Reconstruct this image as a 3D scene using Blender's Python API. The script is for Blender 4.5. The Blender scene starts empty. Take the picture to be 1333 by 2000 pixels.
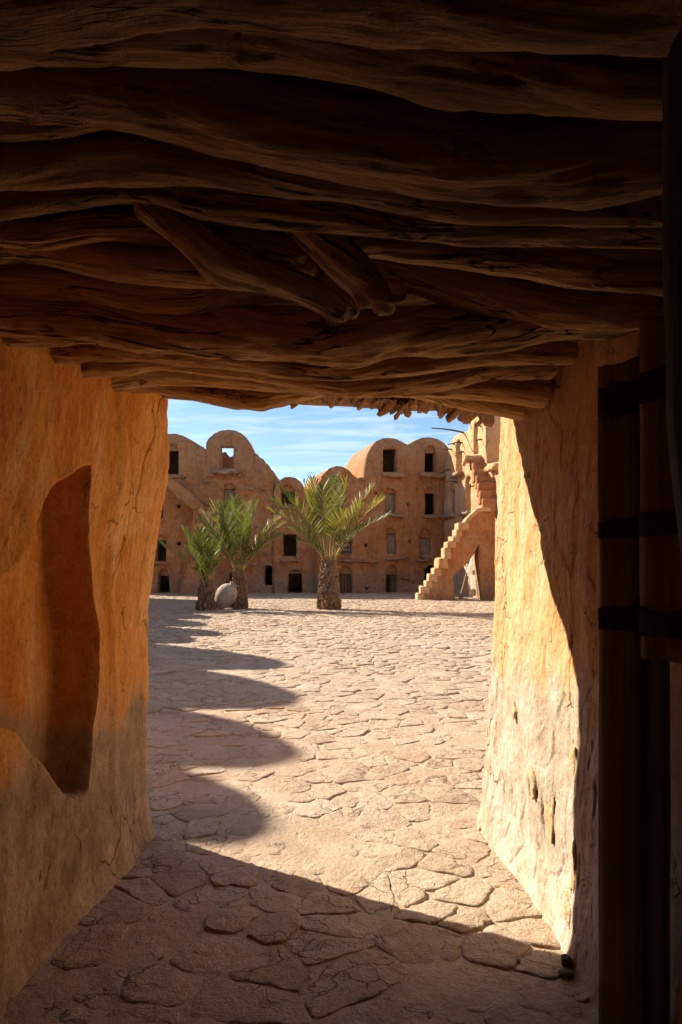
import bpy, math, random
import numpy as np
from mathutils import Vector, Matrix, geometry

rnd = random.Random(7)
scn = bpy.context.scene
COL = scn.collection

# ------------------------------------------------------------------ camera, sky, sun, exposure
F, CX, HY, CH = 1333.0, 666.5, 1100.0, 1.5      # photo pixels: focal length, centre, horizon; eye height
cam_d = bpy.data.cameras.new("camera")
cam = bpy.data.objects.new("camera", cam_d)
COL.objects.link(cam)
cam.location = (0, 0, CH)
cam.rotation_euler = (math.radians(90), 0, 0)
cam_d.sensor_fit = 'HORIZONTAL'
cam_d.sensor_width = 24.0
cam_d.lens = 24.0
cam_d.shift_y = 100.0 / 1333.0
cam_d.clip_start = 0.02
cam_d.clip_end = 2000
scn.camera = cam

SUN_T = 0.66                                        # tan of the sun's elevation
SUN_EL = math.atan(SUN_T)
SUN_H = Vector((0.847, -0.5325, 0)).normalized()   # way the light travels over the ground
world = bpy.data.worlds.new("World")
scn.world = world
world.use_nodes = True
wn, wl = world.node_tree.nodes, world.node_tree.links
wn.clear()
w_out = wn.new('ShaderNodeOutputWorld')
w_bg = wn.new('ShaderNodeBackground')
w_sky = wn.new('ShaderNodeTexSky')
w_sky.sky_type = 'NISHITA'
w_sky.sun_disc = False
w_sky.sun_elevation = SUN_EL
w_sky.sun_rotation = math.atan2(-SUN_H.x, -SUN_H.y)
w_sky.altitude = 300
w_sky.air_density = 1.0
w_sky.dust_density = 0.4
w_sky.ozone_density = 3.0
# thin cirrus: streaks of noise on the sky's direction vector
w_tc = wn.new('ShaderNodeTexCoord')
w_sep = wn.new('ShaderNodeSeparateXYZ')
wl.new(w_tc.outputs['Generated'], w_sep.inputs[0])
def wmath(op, a, b=None):
    n = wn.new('ShaderNodeMath'); n.operation = op
    for i, v in enumerate((a, b)):
        if v is None: continue
        if isinstance(v, (int, float)): n.inputs[i].default_value = v
        else: wl.new(v, n.inputs[i])
    return n.outputs[0]
w_z = wmath('ADD', wmath('MAXIMUM', w_sep.outputs[2], 0.0), 0.12)
w_cx = wmath('DIVIDE', w_sep.outputs[0], w_z)
w_cy = wmath('DIVIDE', w_sep.outputs[1], w_z)
w_cmb = wn.new('ShaderNodeCombineXYZ')
wl.new(wmath('MULTIPLY', wmath('ADD', w_cx, wmath('MULTIPLY', w_cy, 0.35)), 1.1), w_cmb.inputs[0])
wl.new(wmath('MULTIPLY', w_cy, 3.6), w_cmb.inputs[1])
w_n1 = wn.new('ShaderNodeTexNoise')
w_n1.inputs['Scale'].default_value = 1.7
w_n1.inputs['Detail'].default_value = 9
w_n1.inputs['Roughness'].default_value = 0.62
w_n1.inputs['Distortion'].default_value = 0.6
wl.new(w_cmb.outputs[0], w_n1.inputs['Vector'])
w_ramp = wn.new('ShaderNodeValToRGB')
w_ramp.color_ramp.elements[0].position = 0.44
w_ramp.color_ramp.elements[1].position = 0.92
wl.new(w_n1.outputs[0], w_ramp.inputs[0])
w_mix = wn.new('ShaderNodeMix'); w_mix.data_type = 'RGBA'
wl.new(wmath('MULTIPLY', w_ramp.outputs[0], 0.85), w_mix.inputs[0])
w_hs = wn.new('ShaderNodeHueSaturation')
w_hs.inputs['Saturation'].default_value = 1.08
wl.new(w_sky.outputs[0], w_hs.inputs['Color'])
wl.new(w_hs.outputs[0], w_mix.inputs[6])
w_mix.inputs[7].default_value = (7.0, 7.2, 7.6, 1)
wl.new(w_mix.outputs[2], w_bg.inputs[0])
w_bg.inputs[1].default_value = 0.072
wl.new(w_bg.outputs[0], w_out.inputs[0])

sun_d = bpy.data.lights.new("sun", 'SUN')
sun_d.energy = 4.8
sun_d.angle = math.radians(0.5)
sun_d.color = (1.0, 0.895, 0.755)
sun = bpy.data.objects.new("sun", sun_d)
COL.objects.link(sun)
sun_dir = Vector((SUN_H.x * math.cos(SUN_EL), SUN_H.y * math.cos(SUN_EL), -math.sin(SUN_EL)))
sun.rotation_euler = sun_dir.to_track_quat('-Z', 'Y').to_euler()
sun.location = (-20, 15, 20)

vs = scn.view_settings
vs.view_transform = 'Standard'
vs.look = 'None'
vs.gamma = 1.0
vs.use_curve_mapping = False
vs.exposure = 1.28
scn.cycles.use_denoising = True
scn.cycles.max_bounces = 6
scn.cycles.use_adaptive_sampling = True
scn.cycles.adaptive_threshold = 0.035
scn.cycles.diffuse_bounces = 5
scn.cycles.glossy_bounces = 2
scn.cycles.transmission_bounces = 2
scn.cycles.caustics_reflective = False
scn.cycles.caustics_refractive = False

# ------------------------------------------------------------------ helpers
def at(px, py, Y):
    return Vector(((px - CX) / F * Y, Y, CH + (HY - py) / F * Y))

def _hash(ix, iy, iz, seed):
    h = (ix.astype(np.int64) * 374761393 + iy.astype(np.int64) * 668265263 + iz.astype(np.int64) * 2147483647 + seed * 974634777) & 0xFFFFFFFF
    h = ((h ^ (h >> 13)) * 1274126177) & 0xFFFFFFFF
    h = (h ^ (h >> 16)) & 0xFFFFFFFF
    h = (h * 2246822519) & 0xFFFFFFFF
    return ((h ^ (h >> 15)) & 0xFFFFFF) / float(0xFFFFFF) * 2.0 - 1.0

def vnoise(x, y, z, seed=0):
    x, y, z = np.broadcast_arrays(np.asarray(x, float), np.asarray(y, float), np.asarray(z, float))
    ix, iy, iz = np.floor(x), np.floor(y), np.floor(z)
    fx, fy, fz = x - ix, y - iy, z - iz
    fx, fy, fz = [f * f * f * (f * (f * 6 - 15) + 10) for f in (fx, fy, fz)]
    r = 0.0
    for a in (0, 1):
        wx = fx if a else 1 - fx
        for b in (0, 1):
            wy = fy if b else 1 - fy
            for c in (0, 1):
                wz = fz if c else 1 - fz
                r = r + wx * wy * wz * _hash(ix + a, iy + b, iz + c, seed)
    return r

def fbm(x, y, z, octv=4, seed=0, gain=0.5):
    r, a = 0.0, 1.0
    for k in range(octv):
        r = r + a * vnoise(np.asarray(x) * 2 ** k + 17.3 * k, np.asarray(y) * 2 ** k + 5.1 * k, np.asarray(z) * 2 ** k + 9.7 * k, seed + k)
        a *= gain
    return r

def sstep(a, b, x):
    t = np.clip((x - a) / (b - a), 0, 1)
    return t * t * (3 - 2 * t)

def link(o, parent=None):
    COL.objects.link(o)
    if parent is not None:
        o.parent = parent
        o.matrix_parent_inverse = Matrix.Translation(parent.location).inverted()
    return o

def mesh(name, verts, faces, mat, smooth=True):
    """mesh data from arrays; faces may be an (n,3)/(n,4) array or a ragged list"""
    me = bpy.data.meshes.new(name)
    v = np.asarray(verts, dtype=np.float32)
    if isinstance(faces, np.ndarray):
        k = faces.shape[1]
        me.vertices.add(len(v)); me.vertices.foreach_set('co', v.ravel())
        me.loops.add(faces.size); me.loops.foreach_set('vertex_index', faces.astype(np.int32).ravel())
        me.polygons.add(len(faces))
        me.polygons.foreach_set('loop_start', np.arange(0, faces.size, k, dtype=np.int32))
        me.update(calc_edges=True)
    else:
        me.from_pydata(v.tolist(), [], faces)
    me.polygons.foreach_set('use_smooth', np.full(len(me.polygons), smooth))
    me.materials.append(mat)
    me.update()
    return me

def obj(name, verts, faces, mat, parent=None, smooth=True):
    return link(bpy.data.objects.new(name, mesh(name, verts, faces, mat, smooth)), parent)

def tag(o, label=None, cat=None, group=None, kind=None):
    if label: o['label'] = label
    if cat: o['category'] = cat
    if group: o['group'] = group
    if kind: o['kind'] = kind
    return o

def empty(name, loc, label, cat, group=None):
    o = bpy.data.objects.new(name, None)
    o.location = loc
    o.empty_display_size = 0.2
    COL.objects.link(o)
    return tag(o, label, cat, group)

def attr(me, name, data, typ='FLOAT'):
    a = me.attributes.new(name, typ, 'POINT')
    a.data.foreach_set('vector' if typ == 'FLOAT_VECTOR' else 'value', np.asarray(data, dtype=np.float32).ravel())

def grid_faces(nu, nv, closed_v=False):
    i = np.arange(nu - 1)[:, None]
    j = np.arange(nv if closed_v else nv - 1)[None, :]
    j2 = (j + 1) % nv
    a = i * nv + j; b = (i + 1) * nv + j; c = (i + 1) * nv + j2; d = i * nv + j2
    return np.stack([a + 0 * b, b, c, d], -1).reshape(-1, 4)

def catmull(pts, n):
    """n samples along a smooth curve through rows of pts (any width)"""
    P = np.asarray(pts, float)
    P = np.vstack([2 * P[0] - P[1], P, 2 * P[-1] - P[-2]])
    seg = np.linalg.norm(np.diff(P[1:-1, :3], axis=0), axis=1)
    cum = np.concatenate([[0], np.cumsum(seg)])
    s = np.linspace(0, cum[-1], n)
    k = np.clip(np.searchsorted(cum, s, 'right') - 1, 0, len(seg) - 1)
    t = ((s - cum[k]) / seg[k])[:, None]
    p0, p1, p2, p3 = P[k], P[k + 1], P[k + 2], P[k + 3]
    return 0.5 * (2 * p1 + (p2 - p0) * t + (2 * p0 - 5 * p1 + 4 * p2 - p3) * t ** 2 + (3 * p1 - p0 - 3 * p2 + p3) * t ** 3), s

def box(verts, faces, c0, ex, ey, ez, jit=0.0, r=rnd):
    """append a box with corner c0 and edge vectors"""
    b = len(verts)
    for k in range(8):
        p = Vector(c0) + (Vector(ex) if k & 1 else Vector()) + (Vector(ey) if k & 2 else Vector()) + (Vector(ez) if k & 4 else Vector())
        verts.append(tuple(p + Vector([r.uniform(-jit, jit) for _ in range(3)])))
    for f in ((0, 2, 3, 1), (4, 5, 7, 6), (0, 1, 5, 4), (2, 6, 7, 3), (0, 4, 6, 2), (1, 3, 7, 5)):
        faces.append(tuple(b + i for i in f))

def rough_box(name, c0, ex, ey, ez, mat, parent=None, amp=0.03, step=0.12, seed=0, rnd_edge=0.35):
    """a lumpy slab: a box cut into small quads, corners eased, pushed by noise"""
    c0, ex, ey, ez = [np.array(v, float) for v in (c0, ex, ey, ez)]
    n = [max(2, int(np.linalg.norm(e) / step) + 1) for e in (ex, ey, ez)]
    V, Fc, idx = [], [], {}
    def vid(i, j, k):
        key = (i, j, k)
        if key not in idx:
            idx[key] = len(V); V.append((i / n[0], j / n[1], k / n[2]))
        return idx[key]
    for a, b, c in ((0, 1, 2), (1, 2, 0), (2, 0, 1)):
        for side in (0, n[c]):
            for i in range(n[a]):
                for j in range(n[b]):
                    q = []
                    for di, dj in ((0, 0), (1, 0), (1, 1), (0, 1)):
                        t = [0, 0, 0]; t[a] = i + di; t[b] = j + dj; t[c] = side
                        q.append(vid(*t))
                    Fc.append(tuple(q if side else q[::-1]))
    U = np.array(V) - 0.5
    S = np.array([np.linalg.norm(e) for e in (ex, ey, ez)])
    L = U * S
    m = S.min() * rnd_edge
    core = np.clip(L, -(S / 2 - m), S / 2 - m)
    d = L - core
    dl = np.linalg.norm(d, axis=1, keepdims=True)
    L = core + np.where(dl > 1e-6, d / np.maximum(dl, 1e-6) * np.minimum(dl, m), 0)
    W = c0 + 0.5 * (ex + ey + ez) + L @ np.array([ex / S[0], ey / S[1], ez / S[2]])
    for k in range(3):
        W[:, k] += amp * fbm(W[:, 0] * 2.2, W[:, 1] * 2.2, W[:, 2] * 2.2, 3, seed + 11 * k)
    return obj(name, W, Fc, mat, parent)

def tube(pts, nseg=10, nlen=None, cap=True):
    """pts rows (x,y,z,r) -> verts, quads of a tapered tube"""
    P, s = catmull(pts, nlen or 4 * len(pts))
    C, R = P[:, :3], P[:, 3]
    T = np.gradient(C, axis=0)
    T /= np.linalg.norm(T, axis=1, keepdims=True)
    ref = np.array([0, 0, 1.0]) if abs(T[:, 2]).mean() < 0.8 else np.array([1.0, 0, 0])
    A = np.cross(T, ref); A /= np.linalg.norm(A, axis=1, keepdims=True)
    B = np.cross(A, T)
    th = np.linspace(0, 2 * math.pi, nseg, endpoint=False)
    V = C[:, None] + R[:, None, None] * (np.cos(th)[None, :, None] * A[:, None] + np.sin(th)[None, :, None] * B[:, None])
    return V.reshape(-1, 3), grid_faces(len(C), nseg, True), (C, R, A, B, th, s)

# ------------------------------------------------------------------ materials
class NT:
    def __init__(self, name):
        self.m = bpy.data.materials.new(name)
        self.m.use_nodes = True
        self.n = self.m.node_tree.nodes; self.l = self.m.node_tree.links
        self.b = self.n['Principled BSDF']
        self.b.inputs['Roughness'].default_value = 0.92
        self.b.inputs['Specular IOR Level'].default_value = 0.15
    def set(self, sock, v):
        if hasattr(v, 'is_linked'): self.l.new(v, sock)
        else: sock.default_value = v
    def coord(self): return self.n.new('ShaderNodeTexCoord').outputs['Object']
    def map(self, v, scale, loc=(0, 0, 0)):
        n = self.n.new('ShaderNodeMapping')
        n.inputs['Scale'].default_value = scale; n.inputs['Location'].default_value = loc
        self.l.new(v, n.inputs[0]); return n.outputs[0]
    def noise(self, v, scale, detail=5, rough=0.55, dist=0.0):
        n = self.n.new('ShaderNodeTexNoise')
        n.inputs['Scale'].default_value = scale; n.inputs['Detail'].default_value = detail
        n.inputs['Roughness'].default_value = rough; n.inputs['Distortion'].default_value = dist
        self.l.new(v, n.inputs['Vector']); return n.outputs[0]
    def voro(self, v, scale, feature='F1', out=0):
        n = self.n.new('ShaderNodeTexVoronoi'); n.feature = feature
        n.inputs['Scale'].default_value = scale
        self.l.new(v, n.inputs['Vector']); return n.outputs[out]
    def ramp(self, v, stops):
        n = self.n.new('ShaderNodeValToRGB'); cr = n.color_ramp
        while len(cr.elements) < len(stops): cr.elements.new(0.5)
        for e, (p, c) in zip(cr.elements, stops):
            e.position = p
            e.color = (c, c, c, 1) if isinstance(c, (int, float)) else (*c, 1)
        self.l.new(v, n.inputs[0]); return n.outputs[0]
    def mix(self, f, a, b, mode='MIX'):
        n = self.n.new('ShaderNodeMix'); n.data_type = 'RGBA'; n.blend_type = mode
        for s, v in ((n.inputs[0], f), (n.inputs[6], a), (n.inputs[7], b)):
            self.set(s, (*v, 1) if isinstance(v, tuple) and len(v) == 3 else v)
        return n.outputs[2]
    def math(self, op, a, b=0.0, clamp=False):
        n = self.n.new('ShaderNodeMath'); n.operation = op; n.use_clamp = clamp
        self.set(n.inputs[0], a); self.set(n.inputs[1], b); return n.outputs[0]
    def sep(self, v):
        n = self.n.new('ShaderNodeSeparateXYZ'); self.l.new(v, n.inputs[0]); return n.outputs
    def attr(self, name, out):
        n = self.n.new('ShaderNodeAttribute'); n.attribute_name = name; return n.outputs[out]
    def bump(self, h, strength, dist, prev=None):
        n = self.n.new('ShaderNodeBump')
        n.inputs['Strength'].default_value = strength; n.inputs['Distance'].default_value = dist
        self.l.new(h, n.inputs['Height'])
        if prev is not None: self.l.new(prev, n.inputs['Normal'])
        return n.outputs[0]
    def done(self, col, normal=None, rough=None):
        self.set(self.b.inputs['Base Color'], (*col, 1) if isinstance(col, tuple) and len(col) == 3 else col)
        if normal is not None: self.l.new(normal, self.b.inputs['Normal'])
        if rough is not None: self.set(self.b.inputs['Roughness'], rough)
        return self.m

def m_passage(name, up1, up2, up3, low1, low2, zline, zvar):
    """limewashed earth plaster: coloured wash above, bare grey-beige render below an uneven line, grit, hairline cracks, flakes"""
    t = NT(name); c = t.coord()
    a = t.noise(t.map(c, (1, 1, 0.40)), 2.4, 6, 0.66, 0.6)
    b = t.noise(t.map(c, (1, 1, 0.22)), 6.5, 6, 0.70, 0.4)
    mott = t.noise(c, 12, 6, 0.72, 0.3)
    fine = t.noise(c, 60, 4, 0.7)
    up = t.mix(t.ramp(a, [(0.36, 0.0), (0.62, 1.0)]), up1, up2)
    up = t.mix(t.math('MULTIPLY', t.ramp(b, [(0.50, 0.0), (0.66, 1.0)]), 0.8), up, up3)
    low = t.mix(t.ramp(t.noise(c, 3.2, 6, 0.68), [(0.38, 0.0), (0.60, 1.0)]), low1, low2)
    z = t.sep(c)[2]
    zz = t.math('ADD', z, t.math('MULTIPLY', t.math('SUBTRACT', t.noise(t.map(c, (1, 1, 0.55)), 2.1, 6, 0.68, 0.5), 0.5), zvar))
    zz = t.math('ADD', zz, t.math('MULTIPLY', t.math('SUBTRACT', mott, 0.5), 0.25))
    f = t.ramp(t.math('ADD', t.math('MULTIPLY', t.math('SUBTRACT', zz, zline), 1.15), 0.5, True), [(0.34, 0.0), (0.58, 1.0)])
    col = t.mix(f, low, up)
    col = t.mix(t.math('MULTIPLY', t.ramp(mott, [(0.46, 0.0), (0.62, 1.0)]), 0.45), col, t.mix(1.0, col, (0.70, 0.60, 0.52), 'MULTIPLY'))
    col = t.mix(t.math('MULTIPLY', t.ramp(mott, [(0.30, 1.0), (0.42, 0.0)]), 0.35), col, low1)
    col = t.mix(t.math('MULTIPLY', t.ramp(fine, [(0.45, 0.0), (0.68, 1.0)]), 0.40), col, t.mix(1.0, col, (0.55, 0.50, 0.46), 'MULTIPLY'))
    # dirt specks and small pits
    sp = t.voro(t.map(c, (1, 1, 0.6)), 38)
    spm = t.math('MULTIPLY', t.math('LESS_THAN', sp, 0.13), t.math('GREATER_THAN', t.noise(c, 4.0, 3), 0.50))
    # hairline cracks along warped cell edges, only in places
    wn_ = t.n.new('ShaderNodeTexNoise'); wn_.inputs['Scale'].default_value = 6.0; wn_.inputs['Detail'].default_value = 5; t.l.new(c, wn_.inputs['Vector'])
    sc = t.n.new('ShaderNodeVectorMath'); sc.operation = 'SCALE'; sc.inputs['Scale'].default_value = 0.16; t.l.new(wn_.outputs['Color'], sc.inputs[0])
    ad = t.n.new('ShaderNodeVectorMath'); ad.operation = 'ADD'; t.l.new(t.map(c, (1, 1, 0.55)), ad.inputs[0]); t.l.new(sc.outputs[0], ad.inputs[1])
    ed = t.voro(ad.outputs[0], 4.2, 'DISTANCE_TO_EDGE')
    crm = t.math('MULTIPLY', t.ramp(ed, [(0.004, 1.0), (0.016, 0.0)]), t.ramp(t.noise(c, 1.9, 3), [(0.50, 0.0), (0.58, 1.0)]))
    dark = t.math('MAXIMUM', t.math('MULTIPLY', spm, 0.65), t.math('MULTIPLY', crm, 0.75))
    col = t.mix(dark, col, (0.10, 0.055, 0.03))
    n = t.bump(t.noise(c, 8, 6, 0.66), 0.55, 0.03)
    n = t.bump(mott, 0.6, 0.012, n)
    n = t.bump(t.noise(t.map(c, (1, 1, 0.5)), 34, 6, 0.7), 0.6, 0.010, n)
    n = t.bump(t.noise(c, 150, 4, 0.6), 0.5, 0.003, n)
    n = t.bump(t.math('SUBTRACT', 1.0, t.math('MAXIMUM', spm, crm)), 0.9, 0.006, n)
    return t.done(col, n)

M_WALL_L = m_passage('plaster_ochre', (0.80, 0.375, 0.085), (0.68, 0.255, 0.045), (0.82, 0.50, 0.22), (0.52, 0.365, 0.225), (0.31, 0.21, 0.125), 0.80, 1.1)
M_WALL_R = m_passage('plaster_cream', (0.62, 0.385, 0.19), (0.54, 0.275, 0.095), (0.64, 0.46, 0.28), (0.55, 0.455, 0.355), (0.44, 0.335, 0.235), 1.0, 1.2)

def m_adobe(name, c1, c2, c3, low, top, wear=1.0):
    """weathered mud render: large warm patches, paler scuffs, grey foot, bleached crown, flaked edges"""
    t = NT(name); c = t.coord()
    a = t.noise(c, 0.7, 6, 0.65, 0.5)
    b = t.noise(t.map(c, (1, 1, 0.6)), 1.5, 6, 0.72, 0.6)
    col = t.mix(t.ramp(a, [(0.38, 0.0), (0.62, 1.0)]), c1, c2)
    col = t.mix(t.math('MULTIPLY', t.ramp(b, [(0.48, 0.0), (0.60, 1.0)]), 0.7), col, c3)
    z = t.math('ADD', t.sep(c)[2], t.math('MULTIPLY', t.math('SUBTRACT', t.noise(c, 0.9, 6, 0.7), 0.5), 2.8))
    f = t.ramp(t.math('MULTIPLY', z, 0.5, True), [(0.25, 1.0), (0.68, 0.0)])
    col = t.mix(t.math('MULTIPLY', f, 0.75), col, low)
    f2 = t.ramp(t.math('MULTIPLY', t.math('SUBTRACT', z, 5.2), 0.4, True), [(0.2, 0.0), (0.9, 1.0)])
    col = t.mix(t.math('MULTIPLY', f2, 0.6), col, top)
    g = t.noise(c, 4.5, 6, 0.75)
    col = t.mix(t.math('MULTIPLY', t.ramp(g, [(0.48, 0.0), (0.66, 1.0)]), 0.65 * wear), col, t.mix(1.0, col, (0.60, 0.50, 0.44), 'MULTIPLY'))
    rain = t.noise(t.map(c, (1, 1, 0.12)), 2.4, 5, 0.7)
    col = t.mix(t.math('MULTIPLY', t.ramp(rain, [(0.50, 0.0), (0.68, 1.0)]), 0.55 * wear), col, t.mix(1.0, col, (0.62, 0.54, 0.50), 'MULTIPLY'))
    h = t.noise(c, 11, 5, 0.75)
    col = t.mix(t.math('MULTIPLY', t.ramp(h, [(0.56, 0.0), (0.66, 1.0)]), 0.30), col, (0.62, 0.40, 0.23))
    n = t.bump(t.noise(c, 3.0, 5, 0.72), 1.0, 0.22 * wear)
    n = t.bump(g, 0.8, 0.12 * wear, n)
    n = t.bump(h, 0.7, 0.06 * wear, n)
    return t.done(col, n)

M_ADOBE = m_adobe('adobe_red', (0.51, 0.215, 0.08), (0.58, 0.275, 0.11), (0.61, 0.35, 0.18), (0.44, 0.29, 0.185), (0.47, 0.30, 0.18))
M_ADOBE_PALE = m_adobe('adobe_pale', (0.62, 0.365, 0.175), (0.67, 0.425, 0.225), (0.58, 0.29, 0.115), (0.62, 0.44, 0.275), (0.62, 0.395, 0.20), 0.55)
M_ADOBE_SUNLIT = m_adobe('adobe_painted_sunlit', (0.68, 0.55, 0.40), (0.64, 0.48, 0.32), (0.72, 0.61, 0.47), (0.66, 0.54, 0.40), (0.68, 0.56, 0.42), 0.4)  # paler mud render: the sun on the pier is put into its colour

def m_stone():
    t = NT('flagstone'); c = t.coord()
    tone = t.attr('tone', 2)
    base = t.ramp(tone, [(0.0, (0.30, 0.205, 0.13)), (0.2, (0.45, 0.34, 0.23)), (0.45, (0.39, 0.275, 0.18)), (0.6, (0.50, 0.39, 0.275)), (0.8, (0.43, 0.285, 0.185)), (1.0, (0.51, 0.41, 0.30))])
    sh = t.math('MULTIPLY', tone, 37.0)
    cm = t.n.new('ShaderNodeCombineXYZ'); t.l.new(sh, cm.inputs[2])
    va = t.n.new('ShaderNodeVectorMath'); t.l.new(c, va.inputs[0]); t.l.new(cm.outputs[0], va.inputs[1])
    p = va.outputs[0]
    a = t.noise(p, 7, 5, 0.65, 0.5)
    col = t.mix(t.math('MULTIPLY', t.ramp(a, [(0.35, 0.0), (0.7, 1.0)]), 0.5), base, (0.55, 0.445, 0.325))
    b = t.noise(p, 20, 6, 0.75)
    col = t.mix(t.math('MULTIPLY', t.ramp(b, [(0.50, 0.0), (0.64, 1.0)]), 0.65), col, (0.30, 0.19, 0.11))
    b2 = t.noise(p, 75, 4, 0.7)
    col = t.mix(t.math('MULTIPLY', t.ramp(b2, [(0.52, 0.0), (0.66, 1.0)]), 0.5), col, (0.26, 0.165, 0.10))
    wn_ = t.n.new('ShaderNodeTexNoise'); wn_.inputs['Scale'].default_value = 7.0; wn_.inputs['Detail'].default_value = 5; t.l.new(c, wn_.inputs['Vector'])
    sc = t.n.new('ShaderNodeVectorMath'); sc.operation = 'SCALE'; sc.inputs['Scale'].default_value = 0.22; t.l.new(wn_.outputs['Color'], sc.inputs[0])
    ad = t.n.new('ShaderNodeVectorMath'); ad.operation = 'ADD'; t.l.new(c, ad.inputs[0]); t.l.new(sc.outputs[0], ad.inputs[1])
    ed = t.voro(ad.outputs[0], 5.5, 'DISTANCE_TO_EDGE')
    crm = t.math('MULTIPLY', t.ramp(ed, [(0.006, 1.0), (0.03, 0.0)]), t.ramp(t.noise(c, 2.6, 3), [(0.47, 0.0), (0.56, 1.0)]))
    col = t.mix(t.math('MULTIPLY', crm, 0.7), col, (0.14, 0.085, 0.05))
    big = t.noise(c, 0.45, 4, 0.6)
    col = t.mix(t.math('MULTIPLY', t.ramp(big, [(0.45, 0.0), (0.65, 1.0)]), 0.35), col, (0.54, 0.44, 0.32))
    n = t.bump(t.noise(p, 12, 5, 0.76, 0.3), 0.9, 0.036)
    n = t.bump(b, 0.6, 0.012, n)
    n = t.bump(t.math('SUBTRACT', 1.0, crm), 0.9, 0.008, n)
    n = t.bump(t.noise(p, 70, 5, 0.65), 0.5, 0.006, n)
    return t.done(col, n)
M_STONE = m_stone()

def m_mortar():
    t = NT('sandy_mortar'); c = t.coord()
    a = t.noise(c, 2.2, 5, 0.65)
    col = t.mix(t.ramp(a, [(0.35, 0.0), (0.65, 1.0)]), (0.375, 0.27, 0.18), (0.51, 0.405, 0.29))
    col = t.mix(t.math('MULTIPLY', t.ramp(t.noise(c, 40, 5, 0.7), [(0.45, 0.0), (0.7, 1.0)]), 0.6), col, (0.32, 0.21, 0.125))
    # slab joints that show beyond the built slabs
    w = t.n.new('ShaderNodeVectorMath'); w.operation = 'ADD'
    nn = t.n.new('ShaderNodeTexNoise'); nn.inputs['Scale'].default_value = 3.0; t.l.new(c, nn.inputs['Vector'])
    sc = t.n.new('ShaderNodeVectorMath'); sc.operation = 'SCALE'; sc.inputs['Scale'].default_value = 0.15
    t.l.new(nn.outputs['Color'], sc.inputs[0]); t.l.new(c, w.inputs[0]); t.l.new(sc.outputs[0], w.inputs[1])
    n = t.bump(t.noise(c, 25, 5, 0.68), 0.7, 0.02)
    n = t.bump(t.noise(c, 120, 4, 0.6), 0.4, 0.004, n)
    return t.done(col, n)
M_MORTAR = m_mortar()

def m_beam(name, dark, mid, pale, rough=0.85):
    """old timber: fibres and long splits run along the stored 'grain' axis"""
    t = NT(name)
    g = t.attr('grain', 1)
    fib = t.noise(t.map(g, (3.0, 48, 48)), 1.0, 6, 0.70, 0.8)
    fib2 = t.noise(t.map(g, (5.0, 90, 90)), 1.0, 5, 0.7, 0.4)
    blo = t.noise(g, 5.0, 6, 0.68)
    spl = t.noise(t.map(g, (1.1, 11, 11)), 1.0, 4, 0.6, 0.9)
    split = t.math('MULTIPLY', t.ramp(t.math('ABSOLUTE', t.math('SUBTRACT', spl, 0.5)), [(0.004, 1.0), (0.016, 0.0)]), t.ramp(t.noise(g, 2.3, 2), [(0.45, 0.0), (0.55, 1.0)]))
    col = t.mix(t.ramp(fib, [(0.25, 0.0), (0.60, 1.0)]), dark, mid)
    col = t.mix(t.math('MULTIPLY', t.ramp(blo, [(0.48, 0.0), (0.70, 1.0)]), 0.5), col, pale)
    col = t.mix(t.math('MULTIPLY', t.ramp(fib2, [(0.48, 0.0), (0.64, 1.0)]), 0.6), col, dark)
    col = t.mix(t.math('MULTIPLY', split, 0.9), col, (0.02, 0.012, 0.007))
    n = t.bump(fib, 0.8, 0.012)
    n = t.bump(fib2, 0.7, 0.008, n)
    n = t.bump(blo, 0.8, 0.030, n)
    n = t.bump(t.math('SUBTRACT', 1.0, split), 1.0, 0.012, n)
    t.b.inputs['Specular IOR Level'].default_value = 0.3
    return t.done(col, n, rough)
M_BEAM = m_beam('old_beam_wood', (0.15, 0.080, 0.035), (0.43, 0.25, 0.112), (0.53, 0.335, 0.165))  # darker copy for the near beams, their gloom put into the colour
M_BEAM_LIT = m_beam('beam_wood_painted_lit', (0.34, 0.185, 0.075), (0.78, 0.47, 0.205), (0.84, 0.58, 0.30))  # lighter copy of the same timber: daylight painted into beams nearer the opening
M_BRANCH = m_beam('pale_branch_wood', (0.26, 0.155, 0.08), (0.64, 0.43, 0.24), (0.74, 0.55, 0.34))

def m_board(name, dark, mid, pale):
    t = NT(name); c = t.coord()
    fib = t.noise(t.map(c, (38, 38, 1.8)), 1.0, 5, 0.68, 0.5)
    blo = t.noise(c, 3.0, 5, 0.6)
    col = t.mix(t.ramp(fib, [(0.3, 0.0), (0.7, 1.0)]), dark, mid)
    col = t.mix(t.math('MULTIPLY', t.ramp(blo, [(0.5, 0.0), (0.72, 1.0)]), 0.5), col, pale)
    n = t.bump(fib, 0.8, 0.006)
    n = t.bump(t.noise(c, 60, 4), 0.3, 0.003, n)
    return t.done(col, n)
M_DOOR = m_board('dark_door_board', (0.085, 0.060, 0.043), (0.19, 0.14, 0.10), (0.26, 0.20, 0.15))
M_DOOR_BLUE = m_board('slate_door_board', (0.07, 0.07, 0.08), (0.15, 0.155, 0.17), (0.19, 0.20, 0.22))
M_STRAP = m_board('dark_crossbar', (0.018, 0.013, 0.010), (0.040, 0.028, 0.020), (0.06, 0.045, 0.035))
M_OLDDOOR = m_board('weathered_door_board', (0.15, 0.105, 0.065), (0.42, 0.31, 0.205), (0.52, 0.41, 0.29))
M_BROWNDOOR = m_board('brown_door_board', (0.10, 0.055, 0.032), (0.20, 0.115, 0.065), (0.25, 0.16, 0.10))
M_STICK = m_board('dry_stick', (0.06, 0.045, 0.035), (0.13, 0.10, 0.075), (0.17, 0.13, 0.10))

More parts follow.
